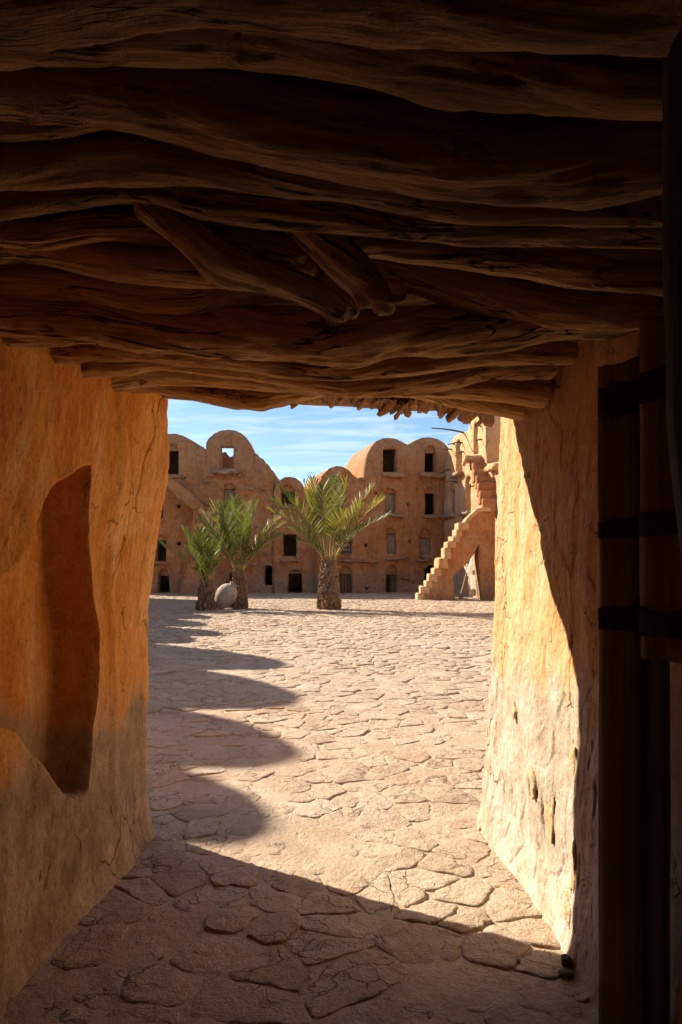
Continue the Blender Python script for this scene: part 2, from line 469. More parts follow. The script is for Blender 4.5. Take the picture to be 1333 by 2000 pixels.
def m_simple(name, c1, c2, scale, bscale, bdist, rough=0.9):
    t = NT(name); c = t.coord()
    col = t.mix(t.ramp(t.noise(c, scale, 6, 0.65), [(0.35, 0.0), (0.65, 1.0)]), c1, c2)
    n = t.bump(t.noise(c, bscale, 6, 0.65), 0.7, bdist)
    return t.done(col, n, rough)
M_EMBED = m_simple('ochre_rubble_stone', (0.44, 0.29, 0.145), (0.58, 0.43, 0.27), 14, 40, 0.02)
M_SILL = m_simple('sill_stone', (0.27, 0.16, 0.09), (0.40, 0.265, 0.165), 2.2, 9, 0.08)
M_DARKSTONE = m_simple('dark_stone', (0.10, 0.075, 0.06), (0.2, 0.15, 0.11), 9, 30, 0.01)
M_JAR = m_simple('jar_clay', (0.30, 0.235, 0.175), (0.48, 0.40, 0.315), 5, 18, 0.04)
M_REED = m_simple('reed_thatch', (0.20, 0.105, 0.045), (0.42, 0.25, 0.12), 14, 50, 0.01)
M_TRUNK = m_simple('palm_bark', (0.075, 0.045, 0.027), (0.17, 0.11, 0.068), 8, 22, 0.04)
M_BOOT = m_simple('palm_leaf_base', (0.11, 0.064, 0.034), (0.30, 0.19, 0.11), 10, 30, 0.02)
M_CEIL = m_simple('ceiling_mud', (0.10, 0.06, 0.035), (0.17, 0.10, 0.06), 4, 12, 0.03)

def m_leaf(name, c1, c2, c3):
    t = NT(name); c = t.coord()
    col = t.mix(t.ramp(t.noise(c, 2.5, 3), [(0.35, 0.0), (0.65, 1.0)]), c1, c2)
    col = t.mix(t.math('MULTIPLY', t.ramp(t.noise(c, 9, 3), [(0.5, 0.0), (0.7, 1.0)]), 0.6), col, c3)
    t.b.inputs['Roughness'].default_value = 0.5
    t.b.inputs['Specular IOR Level'].default_value = 0.28
    t.set(t.b.inputs['Base Color'], col)
    tr = t.n.new('ShaderNodeBsdfTranslucent'); t.l.new(t.mix(0.5, col, (0.22, 0.24, 0.03)), tr.inputs[0])
    mx = t.n.new('ShaderNodeMixShader'); mx.inputs[0].default_value = 0.36
    t.l.new(t.b.outputs[0], mx.inputs[1]); t.l.new(tr.outputs[0], mx.inputs[2])
    t.l.new(mx.outputs[0], t.n['Material Output'].inputs[0])
    return t.m
M_LEAF = m_leaf('palm_leaf', (0.050, 0.074, 0.018), (0.082, 0.104, 0.022), (0.155, 0.14, 0.028))
M_LEAF_Y = m_leaf('palm_leaf_yellowing', (0.15, 0.15, 0.024), (0.24, 0.20, 0.028), (0.36, 0.26, 0.05))
M_LEAF_DRY = m_leaf('palm_leaf_dry', (0.28, 0.20, 0.10), (0.36, 0.27, 0.15), (0.22, 0.15, 0.08))
M_RACHIS = m_simple('palm_stalk', (0.24, 0.20, 0.06), (0.38, 0.27, 0.09), 3, 20, 0.004, 0.45)

# ------------------------------------------------------------------ ground and flagstone paving
land = obj('ground', [(-600, -600, -0.09), (600, -600, -0.09), (600, 600, -0.09), (-600, 600, -0.09)], [(0, 1, 2, 3)], M_MORTAR, smooth=False)
tag(land, kind='structure')

def mortar_sheet(x0, x1, y0, y1, st, dz):
    xs = np.arange(x0, x1 + st * .5, st); ys = np.arange(y0, y1 + st * .5, st)
    X, Y = np.meshgrid(xs, ys, indexing='ij')
    Z = dz + 0.006 * fbm(X * 1.1, Y * 1.1, 0 * X, 2, 3) + 0.0065 * fbm(X * 5, Y * 5, 0 * X, 3, 8)
    return np.stack([X, Y, Z], -1).reshape(-1, 3), grid_faces(len(xs), len(ys))
V1, F1 = mortar_sheet(-3.6, 3.4, 0.4, 11.0, 0.04, -0.003)
V1[:, 2] -= 0.002 * sstep(4.2, 3.2, V1[:, 1])
V2, F2 = mortar_sheet(-14.0, 9.0, 11.0, 36.0, 0.14, -0.007)
V3, F3 = mortar_sheet(-14.0, -3.6, 3.6, 11.0, 0.16, -0.010)
V4, F4 = mortar_sheet(3.4, 9.0, 3.6, 11.0, 0.16, -0.010)
V5, F5 = mortar_sheet(-1.5, 1.5, -3.2, 0.4, 0.1, -0.010)
vv, ff, b = [], [], 0
for V_, F_ in ((V1, F1), (V2, F2), (V3, F3), (V4, F4), (V5, F5)):
    vv.append(V_); ff.append(F_ + b); b += len(V_)
court = obj('pavement', np.vstack(vv), np.vstack(ff), M_MORTAR)
tag(court, kind='structure')

def clip_poly(poly, m, n):
    out = []
    for i in range(len(poly)):
        a, bq = poly[i], poly[(i + 1) % len(poly)]
        da = (a[0] - m[0]) * n[0] + (a[1] - m[1]) * n[1]
        db = (bq[0] - m[0]) * n[0] + (bq[1] - m[1]) * n[1]
        if da <= 0: out.append(a)
        if (da < 0) != (db < 0) and da != db:
            t = da / (da - db)
            out.append((a[0] + (bq[0] - a[0]) * t, a[1] + (bq[1] - a[1]) * t))
    return out

def wall_limits(y):
    if y < 3.75: return -1.36, 1.06
    return -0.31 * y - 1.6, 0.235 * y + 1.6

def stones():
    r = random.Random(21)
    S = 0.235
    cells = {}
    y = 0.9; j = 0
    while y < 33.2:
        lo, hi = wall_limits(y)
        x = math.floor(lo / S) * S + (0.5 * S if j % 2 else 0)
        i = 0
        while x < hi + S:
            if r.random() > 0.20:
                p = (x + r.uniform(-.46, .46) * S, y + r.uniform(-.42, .42) * S, r.uniform(-.02, .02))
                cells.setdefault((int(p[0] // 0.5), int(p[1] // 0.5)), []).append(p)
            x += S; i += 1
        y += S * 0.82; j += 1
    out = []
    for key, lst in cells.items():
        for p in lst:
            nb = [q for dx in (-2, -1, 0, 1, 2) for dy in (-2, -1, 0, 1, 2) for q in cells.get((key[0] + dx, key[1] + dy), []) if q is not p]
            poly = [(p[0] - .5, p[1] - .5), (p[0] + .5, p[1] - .5), (p[0] + .5, p[1] + .5), (p[0] - .5, p[1] + .5)]
            for q in nb:
                d = (q[0] - p[0], q[1] - p[1]); L = math.hypot(*d)
                if L > 1.3 or L < 1e-4: continue
                m = (p[0] + d[0] * .5, p[1] + d[1] * .5)
                poly = clip_poly(poly, m, d)
                if len(poly) < 3: break
            if len(poly) < 3: continue
            cx = sum(a[0] for a in poly) / len(poly); cy = sum(a[1] for a in poly) / len(poly)
            lo, hi = wall_limits(cy)
            if lo - .2 < cx < hi + .2:
                out.append((cx, cy, poly))
    return out, r

ST, sr = stones()
ST.sort(key=lambda s: s[1])
far_v, far_f, far_t = [], [], []
near_n = 0
for k, (cx, cy, poly) in enumerate(ST):
    P = np.array(poly)
    # visible and near ones become parts of their own
    inview = (cy > 1.9 and -0.5 * cy - 0.25 < cx < 0.36 * cy + 0.25) and (cy < 3.7 or -0.295 * cy < cx < 0.225 * cy)
    single = inview and near_n < 300
    gap = sr.choice([0.003, 0.004, 0.006, 0.010, 0.018]) * (0.7 if cy < 5 else 1.0 if cy < 8 else 1.6)
    # rounded, wobbling outline
    for _ in range(1):
        Q = np.roll(P, -1, axis=0)
        P = np.stack([P * .86 + Q * .14, P * .14 + Q * .86], 1).reshape(-1, 2)
    n = 40 if single else (24 if cy < 12 else 16)
    seg = np.linalg.norm(np.roll(P, -1, 0) - P, axis=1); cum = np.concatenate([[0], np.cumsum(seg)])
    s = np.linspace(0, cum[-1], n, endpoint=False)
    PX = np.interp(s, cum, np.append(P[:, 0], P[0, 0])); PY = np.interp(s, cum, np.append(P[:, 1], P[0, 1]))
    rx, ry = PX - cx, PY - cy
    R = np.hypot(rx, ry)
    if R.mean() < 0.05: continue
    q3 = np.repeat([8.0, 24.0, 55.0], n)
    w3 = vnoise(np.tile(PX, 3) * q3, np.tile(PY, 3) * q3, k * 1.7).reshape(3, n)
    wob = 0.020 * w3[0] + 0.012 * w3[1] + 0.006 * w3[2]
    sc = np.clip((R - gap + wob) / np.maximum(R, 1e-3), 0.55, 1.05)
    h0 = sr.uniform(-0.003, 0.005) + (sr.random() < .15) * sr.uniform(0.002, 0.010) + (cy > 6) * sr.uniform(-0.003, 0.006)
    tq = .016 if cy < 5 else .03
    tx, ty = sr.uniform(-tq, tq), sr.uniform(-tq, tq)
    seed = sr.randrange(1000)
    rings = [(1.01, -0.05, 0), (1.0, -0.003, .5), (0.985, 0.0, .8), (0.9, 0.001, 1), (0.7, 0.002, 1), (0.4, 0.002, 1)] if single else [(1.01, -0.05, 0), (1.0, -0.003, .5), (0.97, 0.0, 1), (0.6, 0.001, 1)]
    rq = np.array(rings)
    x = (cx + rx[None] * sc[None] * rq[:, :1]).ravel(); y = (cy + ry[None] * sc[None] * rq[:, :1]).ravel()
    nz2 = vnoise(np.concatenate([x * 9, x * 21]), np.concatenate([y * 9, y * 21]), seed)
    z = h0 + tx * (x - cx) + ty * (y - cy) + np.repeat(rq[:, 1], n) + np.repeat(rq[:, 2], n) * (0.0045 * nz2[:len(x)] + 0.003 * nz2[len(x):])
    V = [np.stack([x, y, z], -1)]
    V = np.vstack(V + [np.array([[cx, cy, h0 + 0.002]])])
    f = [(a * n + i, a * n + (i + 1) % n, (a + 1) * n + (i + 1) % n, (a + 1) * n + i) for a in range(len(rings) - 1) for i in range(n)]
    f += [((len(rings) - 1) * n + i, (len(rings) - 1) * n + (i + 1) % n, len(V) - 1) for i in range(n)]
    tone = sr.random()
    if single:
        o = obj('flagstone', V, f, M_STONE, court)
        attr(o.data, 'tone', np.full(len(V), tone))
        near_n += 1
    else:
        b0 = len(far_t)
        far_v.append(V); far_f += [tuple(b0 + i for i in q) for q in f]; far_t += [tone] * len(V)
fs = obj('flagstones', np.vstack(far_v), far_f, M_STONE, court)
attr(fs.data, 'tone', far_t)
tag(fs, kind='stuff')

# ------------------------------------------------------------------ gatehouse passage
gate = empty('gatehouse', (0, 3.8, 0), 'dark earthen gateway passage with gnarled beam ceiling framing the courtyard', 'gatehouse')

def plan_curve(pts, spacing):
    """smooth plan polyline, sampled by spacing(x, y)"""
    P = np.array(pts, float)
    for _ in range(3):
        Q = np.vstack([P[:1], np.stack([P[:-1] * .75 + P[1:] * .25, P[:-1] * .25 + P[1:] * .75], 1).reshape(-1, 2), P[-1:]])
        P = Q
    seg = np.linalg.norm(np.diff(P, axis=0), axis=1); cum = np.concatenate([[0], np.cumsum(seg)])
    s, out = 0.0, []
    while s < cum[-1]:
        x = np.interp(s, cum, P[:, 0]); y = np.interp(s, cum, P[:, 1])
        out.append((x, y)); s += spacing(x, y)
    out.append(tuple(P[-1]))
    return np.array(out)

def seg_dist(Y, Z, pts):
    d = np.full(Y.shape, 9.0); tt = np.zeros(Y.shape)
    for k, ((y0, z0), (y1, z1)) in enumerate(zip(pts[:-1], pts[1:])):
        vy, vz = y1 - y0, z1 - z0
        t = np.clip(((Y - y0) * vy + (Z - z0) * vz) / (vy * vy + vz * vz), 0, 1)
        q = np.hypot(Y - y0 - t * vy, Z - z0 - t * vz)
        tt = np.where(q < d, (k + t) / (len(pts) - 1), tt); d = np.minimum(d, q)
    return d, tt

def poly_sd(Y, Z, pts):
    inside = np.zeros(Y.shape, bool); d = np.full(Y.shape, 9.0)
    for (y0, z0), (y1, z1) in zip(pts, pts[1:] + pts[:1]):
        vy, vz = y1 - y0, z1 - z0
        t = np.clip(((Y - y0) * vy + (Z - z0) * vz) / (vy * vy + vz * vz + 1e-12), 0, 1)
        d = np.minimum(d, np.hypot(Y - y0 - t * vy, Z - z0 - t * vz))
        c = (z0 > Z) != (z1 > Z)
        inside ^= c & (Y < (y1 - y0) * (Z - z0) / (z1 - z0 + 1e-12) + y0)
    return np.where(inside, -d, d)

def wall_yz(px, py, X):
    Y = X * F / (px - CX)
    return (Y, CH + (HY - py) / F * Y)

def passage_wall(name, plan, side, lean, mat, extra, zs, flare=1.0):
    n_u = len(plan)
    T = np.gradient(plan, axis=0); T /= np.linalg.norm(T, axis=1, keepdims=True)
    N = np.stack([T[:, 1], -T[:, 0]], -1) * side          # towards the passage
    PX, Z = np.meshgrid(plan[:, 0], zs, indexing='ij'); PY = np.repeat(plan[:, 1][:, None], len(zs), 1)
    X0, Y0 = PX + lean(Z), PY
    disp = 0.030 * (1 - 0.6 * sstep(3.2, 3.6, Y0)) * fbm(X0 * 1.6, Y0 * 1.6, Z * 1.1, 3, 41) + 0.004 * fbm(X0 * 9, Y0 * 9, Z * 4, 4, 47) + 0.0020 * fbm(X0 * 45, Y0 * 45, Z * 28, 2, 53)
    disp = disp + flare * (0.055 * np.exp(-Z / 0.06) + 0.05 * np.exp(-Z / 0.30))
    disp = disp + extra(X0, Y0, Z)
    X = X0 + N[:, 0][:, None] * disp; Y = Y0 + N[:, 1][:, None] * disp
    V = np.stack([X, Y, Z], -1).reshape(-1, 3)
    Fq = grid_faces(n_u, len(zs))
    if side < 0: Fq = Fq[:, ::-1]
    return obj(name, V, np.ascontiguousarray(Fq), mat, gate)

zs_w = np.concatenate([np.arange(-0.05, 2.40, 0.0075), [2.5, 2.6]])
fine = lambda x, y: 0.0075 if (1.7 < y < 4.05 and abs(x) < 1.45) else 0.07

def wall_left(px, py):
    X = -1.06
    for _ in range(6):
        y, z = wall_yz(px, py, X)
        X = np.interp(y, [0.8, 2.0, 2.8, 3.3, 3.6, 3.75], [-1.22, -1.17, -1.135, -1.115, -1.10, -1.09]) + 0.008 * z + 0.105 * float(sstep(1.0, 2.2, np.array(z))) + 0.012 + 0.018 * float(sstep(3.10, 3.18, np.array(y)))
    return wall_yz(px, py, X)
niche = [wall_left(px, py) for px, py in [(178, 912), (165, 914), (150, 920), (130, 932), (112, 944), (98, 956), (84, 980), (70, 1015), (55, 1060), (40, 1095), (20, 1120), (0, 1135)]]
niche += [(2.05, 1.36), (2.0, 1.2), (2.05, 1.05)]
niche += [wall_left(px, py) for px, py in [(0, 1415), (30, 1428), (55, 1452), (75, 1478), (92, 1500), (108, 1530), (120, 1545), (140, 1552), (158, 1550), (166, 1540), (168, 1500), (170, 1440), (178, 1350), (183, 1250), (184, 1150), (182, 1060), (178, 980)]]
cr_left = [[(306, 800), (304, 852), (296, 880), (288, 909), (285, 948), (277, 969), (279, 999), (276, 1023)],
           [(279, 1182), (275, 1200), (271, 1221)], [(255, 1047), (246, 1089), (228, 1128)],
           [(100, 1690), (92, 1720), (88, 1745)]]
def ext_left(X, Y, Z):
    m = (X > -1.5) & (Y > 1.6)
    d = np.zeros(X.shape)
    sd = poly_sd(Y, Z, niche)
    sd = sd + 0.006 * vnoise(Y * 9, Z * 9, 0 * Y, 5)
    k = np.where(m, sstep(0.011, -0.011, sd), 0)
    d -= k * (0.175 + 0.02 * vnoise(Y * 3, Z * 2, 0 * Y, 9))
    d += np.where(m, 0.012 * np.exp(-np.maximum(sd, 0) / 0.05) * (1 - k), 0)
    # jamb stands a little proud of the inner wall; bulge near the outer edge
    d += np.where(m, 0.018 * sstep(3.10, 3.18, Y + 0.08 * (Z - 1.6)), 0)
    for c in cr_left:
        q, t = seg_dist(Y + 0.010 * vnoise(Y * 30, Z * 22, 0 * Y, 71), Z, [wall_left(a, bq) for a, bq in c])
        d -= np.where(m, 0.016 * np.exp(-(q / 0.0048) ** 2) * (0.4 + 0.6 * np.sin(math.pi * np.clip(t, .03, .97))), 0)
    # chipped outer corner
    d += np.where((Y > 3.55) & (X > -1.5), 0.009 * fbm(X * 12, Y * 12, Z * 4, 4, 77), 0)
    return d
plan_l = plan_curve([(-1.30, -3.0), (-1.22, 0.8), (-1.17, 2.0), (-1.135, 2.8), (-1.115, 3.3), (-1.10, 3.6), (-1.088, 3.70), (-1.105, 3.80), (-1.30, 3.88), (-1.8, 3.92), (-7.0, 3.95)], fine)
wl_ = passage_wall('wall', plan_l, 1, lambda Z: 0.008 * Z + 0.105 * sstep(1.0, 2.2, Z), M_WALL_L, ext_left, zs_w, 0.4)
wl_['label'] = 'orange ochre plastered side wall with a tall dark niche'

cr_right = [[(1038, 1496), (1033, 1553), (1023, 1604), (1026, 1650), (1016, 1685), (1018, 1720)], [(993, 1505), (988, 1542), (983, 1563)],
            [(965, 1435), (966, 1490), (962, 1552)], [(1022, 1408), (1028, 1460), (1032, 1500)], [(1090, 1640), (1092, 1685), (1081, 1730)],
            [(1002, 888), (1001, 939), (1006, 1000)], [(1060, 1051), (1055, 1080), (1048, 1116)], [(1023, 1153), (1026, 1194)], [(1010, 1605), (1004, 1645)],
            [(1050, 1680), (1046, 1720)], [(1045, 1330), (1058, 1400), (1062, 1420)], [(1075, 1420), (1077, 1470), (1068, 1500)]]
holes_right = [((963, 1590), .018, .075, .045), ((1103, 1462), .010, .05, .025), ((1150, 1560), .009, .07, .022), ((1122, 1700), .008, .07, .018),
               ((1062, 1600), .010, .09, .020), ((1044, 1540), .007, .05, .018), ((1138, 1460), .010, .022, .025), ((1134, 1498), .007, .03, .025), ((1010, 1395), .008, .04, .016), ((1112, 1545), .010, .03, .02), ((1097, 1760), .006, .06, .016)]
def ext_right(X, Y, Z):
    m = (X < 1.25) & (Y > 1.9)
    d = np.zeros(X.shape)
    Yw = Y + 0.012 * vnoise(Y * 26, Z * 18, 0 * Y, 81)
    for c in cr_right:
        q, t = seg_dist(Yw, Z, [wall_yz(a, bq, 0.875) for a, bq in c])
        d -= np.where(m, 0.012 * np.exp(-(q / 0.0050) ** 2) * (0.35 + 0.65 * np.sin(math.pi * np.clip(t, .03, .97))), 0)
    for (a, bq), wy, wz, dep in holes_right:
        y0, z0 = wall_yz(a, bq, 0.875)
        q = np.hypot((Yw - y0) / wy, (Z + 0.02 * vnoise(Y * 12, Z * 12, 0 * Y, 85) - z0) / wz)
        d -= np.where(m, dep * sstep(1.15, 0.75, q), 0)
    # flaking lower render: a shallow step
    st = fbm(Y * 2.6, Z * 1.6, 0 * Y, 4, 91)
    d += np.where(m, 0.005 * sstep(-0.04, 0.03, st + 0.5 * (0.95 - Z)), 0)
    d += np.where(m, 0.004 * sstep(0.10, 0.14, fbm(Y * 5, Z * 3, 0 * Y, 4, 95)), 0)
    d += np.where((Y > 3.7) & (X < 1.2), 0.009 * fbm(X * 12, Y * 12, Z * 4, 4, 97), 0)
    return d
plan_r = plan_curve([(7.0, 4.15), (1.5, 4.10), (1.0, 4.04), (0.84, 3.96), (0.83, 3.86), (0.84, 3.5), (0.855, 3.0), (0.865, 2.4), (0.87, 2.28), (0.90, 2.21), (0.95, 2.15), (0.965, 2.0), (1.0, 1.0), (1.12, -3.0)], fine)
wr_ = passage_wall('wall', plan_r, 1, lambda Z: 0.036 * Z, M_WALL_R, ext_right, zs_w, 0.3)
wr_['label'] = 'cream plastered side wall lit by the sun, cracked near its foot'

def surf_x(wall, y, z):
    n_ = len(wall.data.vertices); co = np.empty(n_ * 3, np.float32); wall.data.vertices.foreach_get('co', co); co = co.reshape(-1, 3)
    m_ = np.abs(co[:, 0]) < 1.3
    k_ = np.argmin(np.where(m_, (co[:, 1] - y) ** 2 + (co[:, 2] - z) ** 2, 9))
    return float(co[k_, 0])

def lump(name, c, ax, mat, parent, seed, n=(16, 12), amp=0.22):
    """a broken stone: noisy ellipsoid with axis vectors ax"""
    th = np.linspace(0, math.pi, n[1]); ph = np.linspace(0, 2 * math.pi, n[0], endpoint=False)
    T, P = np.meshgrid(th, ph, indexing='ij')
    U = np.stack([np.sin(T) * np.cos(P), np.sin(T) * np.sin(P), np.cos(T)], -1).reshape(-1, 3)
    k = 1 + amp * fbm(U[:, 0] * 1.4, U[:, 1] * 1.4, U[:, 2] * 1.4, 3, seed)
    U = np.sign(U) * np.abs(U) ** 0.8 * k[:, None]
    V = np.array(c) + U @ np.array([list(a) for a in ax])
    return obj(name, V, np.ascontiguousarray(grid_faces(n[1], n[0], True)), mat, parent)

for k, (px, py, ry, rz, tilt) in enumerate([(1072, 1594, .050, .120, .10), (1052, 1528, .030, .055, -.2), (1016, 1390, .028, .045, .15), (1106, 1486, .035, .060, -.1), (1112, 1700, .026, .085, .1), (1106, 1782, .026, .070, -.05), (972, 1630, .060, .035, .2)]):
    y, z = wall_yz(px, py, 0.875)
    lump('embedded_stone', (surf_x(wr_, y, z) + 0.008, y, z), ((0.017, 0, 0), (0, ry, ry * tilt), (0, -rz * tilt * .6, rz)), M_EMBED, wr_, 300 + k, (22, 16), 0.55)
for k, (px, py, ry, rz) in enumerate([(203, 1580, .010, .03), (160, 1625, .010, .018), (88, 1712, .012, .03), (54, 1818, .012, .008)]):
    y, z = wall_yz(px, py, -1.12)
    lump('embedded_stone', (surf_x(wl_, y, z) - 0.018, y, z), ((0.024, 0, 0), (0, ry, 0), (0, 0, rz)), M_EMBED, wl_, 330 + k)

# closing wall behind the viewer, with a shut gate
v, f = [], []
box(v, f, (-1.6, -3.2, -0.1), (3.0, 0, 0), (0, 0.3, 0), (0, 0, 2.7))
obj('outer_gate', v, f, M_STRAP, gate, False)

# mass above the passage with its ceiling
def prism_roof(y0, y1, bumps):
    top = []
    x = -7.0
    while x <= 7.0001:
        z = 4.6
        for c, w, h in bumps:
            u = (x - c) / w
            if abs(u) < 1: z = max(z, 4.6 + h * math.sqrt(1 - u * u))
        top.append((x, z)); x += 0.1
    o = [(-7.0, 2.47)] + [(7.0, 2.47)] + top[::-1]
    n = len(o)
    V = [(a, y1, b_) for a, b_ in o] + [(a, y0, b_) for a, b_ in o]
    Fc = [tuple(range(n)), tuple(range(2 * n - 1, n - 1, -1))] + [(i, i + n, (i + 1) % n + n, (i + 1) % n) for i in range(n)]
    return V, Fc
v, f = prism_roof(-3.3, 3.74, [(-5.5, 1.3, 1.2), (-2.8, 1.3, 1.3), (0, 1.4, 1.4), (2.8, 1.3, 1.2), (5.5, 1.3, 1.3)])
obj('upper_storey', v, f, M_ADOBE_PALE, gate, False)
v, f = [], []
box(v, f, (-1.45, -3.0, 2.40), (2.75, 0, 0), (0, 6.4, 0), (0, 0, 0.06))
obj('ceiling', v, f, M_CEIL, gate, False)

# gnarled ceiling beams ------------------------------------------------
def beam(name, pts, seed, mat=M_BEAM, ext=(False, False), n_len=220, n_seg=64, rough=1.0, knots=()):
    """pts rows (px, py, Y, r_px): the axis as seen in the photo, at its own distance"""
    P = []
    for px, py, Y, rp in pts:
        w = at(px, py, Y); P.append((w.x, w.y, w.z, rp * Y / F))
    if ext[0]:
        q = P[0]; P.insert(0, (-1.36, q[1], q[2] + 0.01, q[3]))
    if ext[1]:
        q = P[-1]; P.append((1.24, q[1], q[2] + 0.01, q[3]))
    V, Fq, (C, R, A, B, th, s) = tube(P, n_seg, n_len)
    S, T = np.meshgrid(s, th, indexing='ij')
    tw = T + 0.5 * S * (0.6 if seed % 2 else -0.5) + 0.5 * vnoise(S * 2.1, 0, 0, seed)
    cx, cy = np.cos(tw), np.sin(tw)
    k = 0.22 * rough * vnoise(S * 3.2, cx * .6, cy * .6 + seed, seed) + 0.13 * fbm(S * 6.5, cx * 1.3, cy * 1.3 + seed, 3, seed + 5) * rough
    ridge = 1 - np.abs(vnoise(S * 1.6, cx * 1.7, cy * 1.7 + seed, seed + 9))
    k += 0.04 * (ridge ** 4 - 0.3) * rough
    k += 0.022 * fbm(S * 6.0, cx * 5, cy * 5 + seed, 3, seed + 13)
    crack = np.abs(vnoise(S * 0.9, cx * 2.6, cy * 2.6 + seed, seed + 17))
    k -= 0.13 * np.exp(-(crack / 0.03) ** 2) * sstep(0.0, 0.35, vnoise(S * 1.7, cx, cy, seed + 19))
    for ks, ka, kh, kw in knots:
        dd = ((S / s[-1] - ks) * s[-1] / kw) ** 2 + (np.angle(np.exp(1j * (T - ka))) / 0.7) ** 2
        k += kh * np.exp(-dd)
    rr = R[:, None] * (1 + k)
    e = np.minimum(S, s[-1] - S) / (R.mean() * 0.8)
    rr = rr * np.sqrt(np.clip(1 - (1 - np.clip(e, 0, 1)) ** 3, 0.02, 1))
    W = C[:, None] + rr[..., None] * (np.cos(th)[None, :, None] * A[:, None] + np.sin(th)[None, :, None] * B[:, None])
    o = obj(name, W.reshape(-1, 3), np.ascontiguousarray(Fq), mat, gate)
    G = np.stack([S + seed * 3.1, rr * cx + seed, rr * cy], -1)
    attr(o.data, 'grain', G.reshape(-1, 3), 'FLOAT_VECTOR')
    return o

E = (True, True)
NB = (False, False)
beam('ceiling_beam', [(620, 750, 3.22, 14), (780, 757, 3.22, 16), (900, 777, 3.22, 20), (1030, 799, 3.22, 23)], 1, M_BEAM_LIT, rough=.35)
beam('ceiling_beam', [(180, 748, 3.20, 17), (300, 752, 3.2, 18), (420, 766, 3.2, 20), (500, 780, 3.2, 22), (525, 778, 3.2, 20), (600, 764, 3.2, 16), (660, 752, 3.2, 14)], 2, M_BEAM_LIT)
beam('ceiling_beam', [(195, 745, 3.05, 24), (290, 727, 3.05, 25), (380, 726, 3.05, 24), (520, 742, 3.05, 22), (700, 752, 3.05, 22), (850, 752, 3.05, 24), (960, 756, 3.05, 26), (1080, 770, 3.05, 26)], 3, M_BEAM_LIT)
beam('ceiling_beam', [(120, 716, 2.68, 24), (240, 716, 2.68, 20), (330, 706, 2.68, 18), (500, 722, 2.68, 20), (680, 750, 2.68, 24), (820, 738, 2.68, 28), (940, 716, 2.68, 28), (1090, 712, 2.68, 26)], 4, M_BEAM_LIT)
beam('ceiling_beam', [(60, 690, 2.42, 20), (250, 682, 2.42, 22), (420, 692, 2.42, 24), (620, 718, 2.42, 22), (800, 712, 2.42, 22), (960, 690, 2.42, 22), (1130, 690, 2.42, 20)], 5, M_BEAM_LIT)
beam('ceiling_beam', [(-40, 622, 2.06, 46), (140, 626, 2.06, 46), (320, 636, 2.06, 46), (480, 650, 2.06, 50), (640, 664, 2.06, 54), (780, 654, 2.06, 54), (960, 640, 2.06, 50), (1120, 622, 2.06, 44), (1270, 610, 2.06, 42)], 6, M_BEAM_LIT, ext=E, n_len=300, n_seg=80)
beam('ceiling_beam', [(-60, 548, 1.98, 30), (120, 552, 1.98, 34), (260, 572, 1.98, 34), (360, 580, 1.98, 34), (470, 556, 1.98, 32), (600, 552, 1.98, 30), (800, 560, 1.98, 30)], 7, M_BEAM_LIT, ext=(True, False))
beam('ceiling_beam', [(-60, 478, 1.82, 30), (60, 480, 1.82, 32), (200, 505, 1.82, 34), (330, 525, 1.82, 34), (450, 535, 1.82, 30), (620, 520, 1.9, 26)], 8, M_BEAM_LIT, ext=(True, False))
beam('ceiling_beam', [(-60, 450, 1.74, 26), (80, 455, 1.74, 30), (200, 440, 1.74, 30), (320, 450, 1.78, 30), (460, 470, 1.82, 28), (600, 500, 1.86, 26)], 18, M_BEAM_LIT, ext=(True, False))
beam('ceiling_beam', [(700, 500, 1.95, 34), (820, 530, 1.98, 38), (960, 574, 2.0, 42), (1100, 602, 2.02, 42), (1260, 600, 2.02, 40)], 9, M_BEAM_LIT, ext=(False, True))
beam('ceiling_beam', [(640, 470, 1.75, 30), (760, 478, 1.75, 34), (900, 492, 1.75, 36), (1020, 508, 1.75, 34), (1150, 532, 1.75, 32), (1280, 545, 1.75, 30)], 10, M_BEAM_LIT, ext=(False, True))
beam('ceiling_beam', [(-60, 520, 2.2, 60), (300, 500, 2.2, 60), (660, 520, 2.2, 60), (1000, 500, 2.2, 60), (1300, 520, 2.2, 60)], 21, ext=E, n_len=160)
beam('ceiling_beam', [(-40, 400, 1.50, 36), (120, 374, 1.50, 34), (280, 364, 1.50, 36), (450, 388, 1.50, 40), (640, 408, 1.50, 40), (820, 430, 1.50, 42), (1000, 440, 1.50, 42), (1280, 436, 1.50, 40)], 11, ext=E, n_len=300, n_seg=80)
beam('ceiling_beam', [(-60, 330, 1.38, 44), (200, 310, 1.38, 46), (420, 322, 1.38, 46), (700, 350, 1.38, 44), (950, 392, 1.38, 40), (1300, 400, 1.38, 40)], 12, ext=E)
beam('ceiling_beam', [(-80, 240, 1.28, 28), (80, 236, 1.28, 30), (200, 222, 1.28, 26), (330, 200, 1.28, 22)], 13, ext=(True, False), n_len=140)
beam('ceiling_beam', [(-60, 132, 1.18, 86), (150, 150, 1.18, 84), (340, 180, 1.18, 82), (500, 218, 1.18, 80), (700, 262, 1.18, 78), (900, 296, 1.18, 84), (1080, 304, 1.18, 90), (1300, 290, 1.18, 86)], 14, ext=E, n_len=320, n_seg=96)
beam('ceiling_beam', [(250, 30, 1.0, 80), (520, 40, 1.0, 84), (760, 76, 1.0, 84), (1000, 110, 1.0, 86), (1300, 130, 1.0, 80)], 15, ext=E)
beam('ceiling_beam', [(-200, -60, 0.86, 110), (300, -90, 0.86, 110), (700, -60, 0.86, 120), (1200, -40, 0.86, 110)], 16, ext=E, n_len=120)
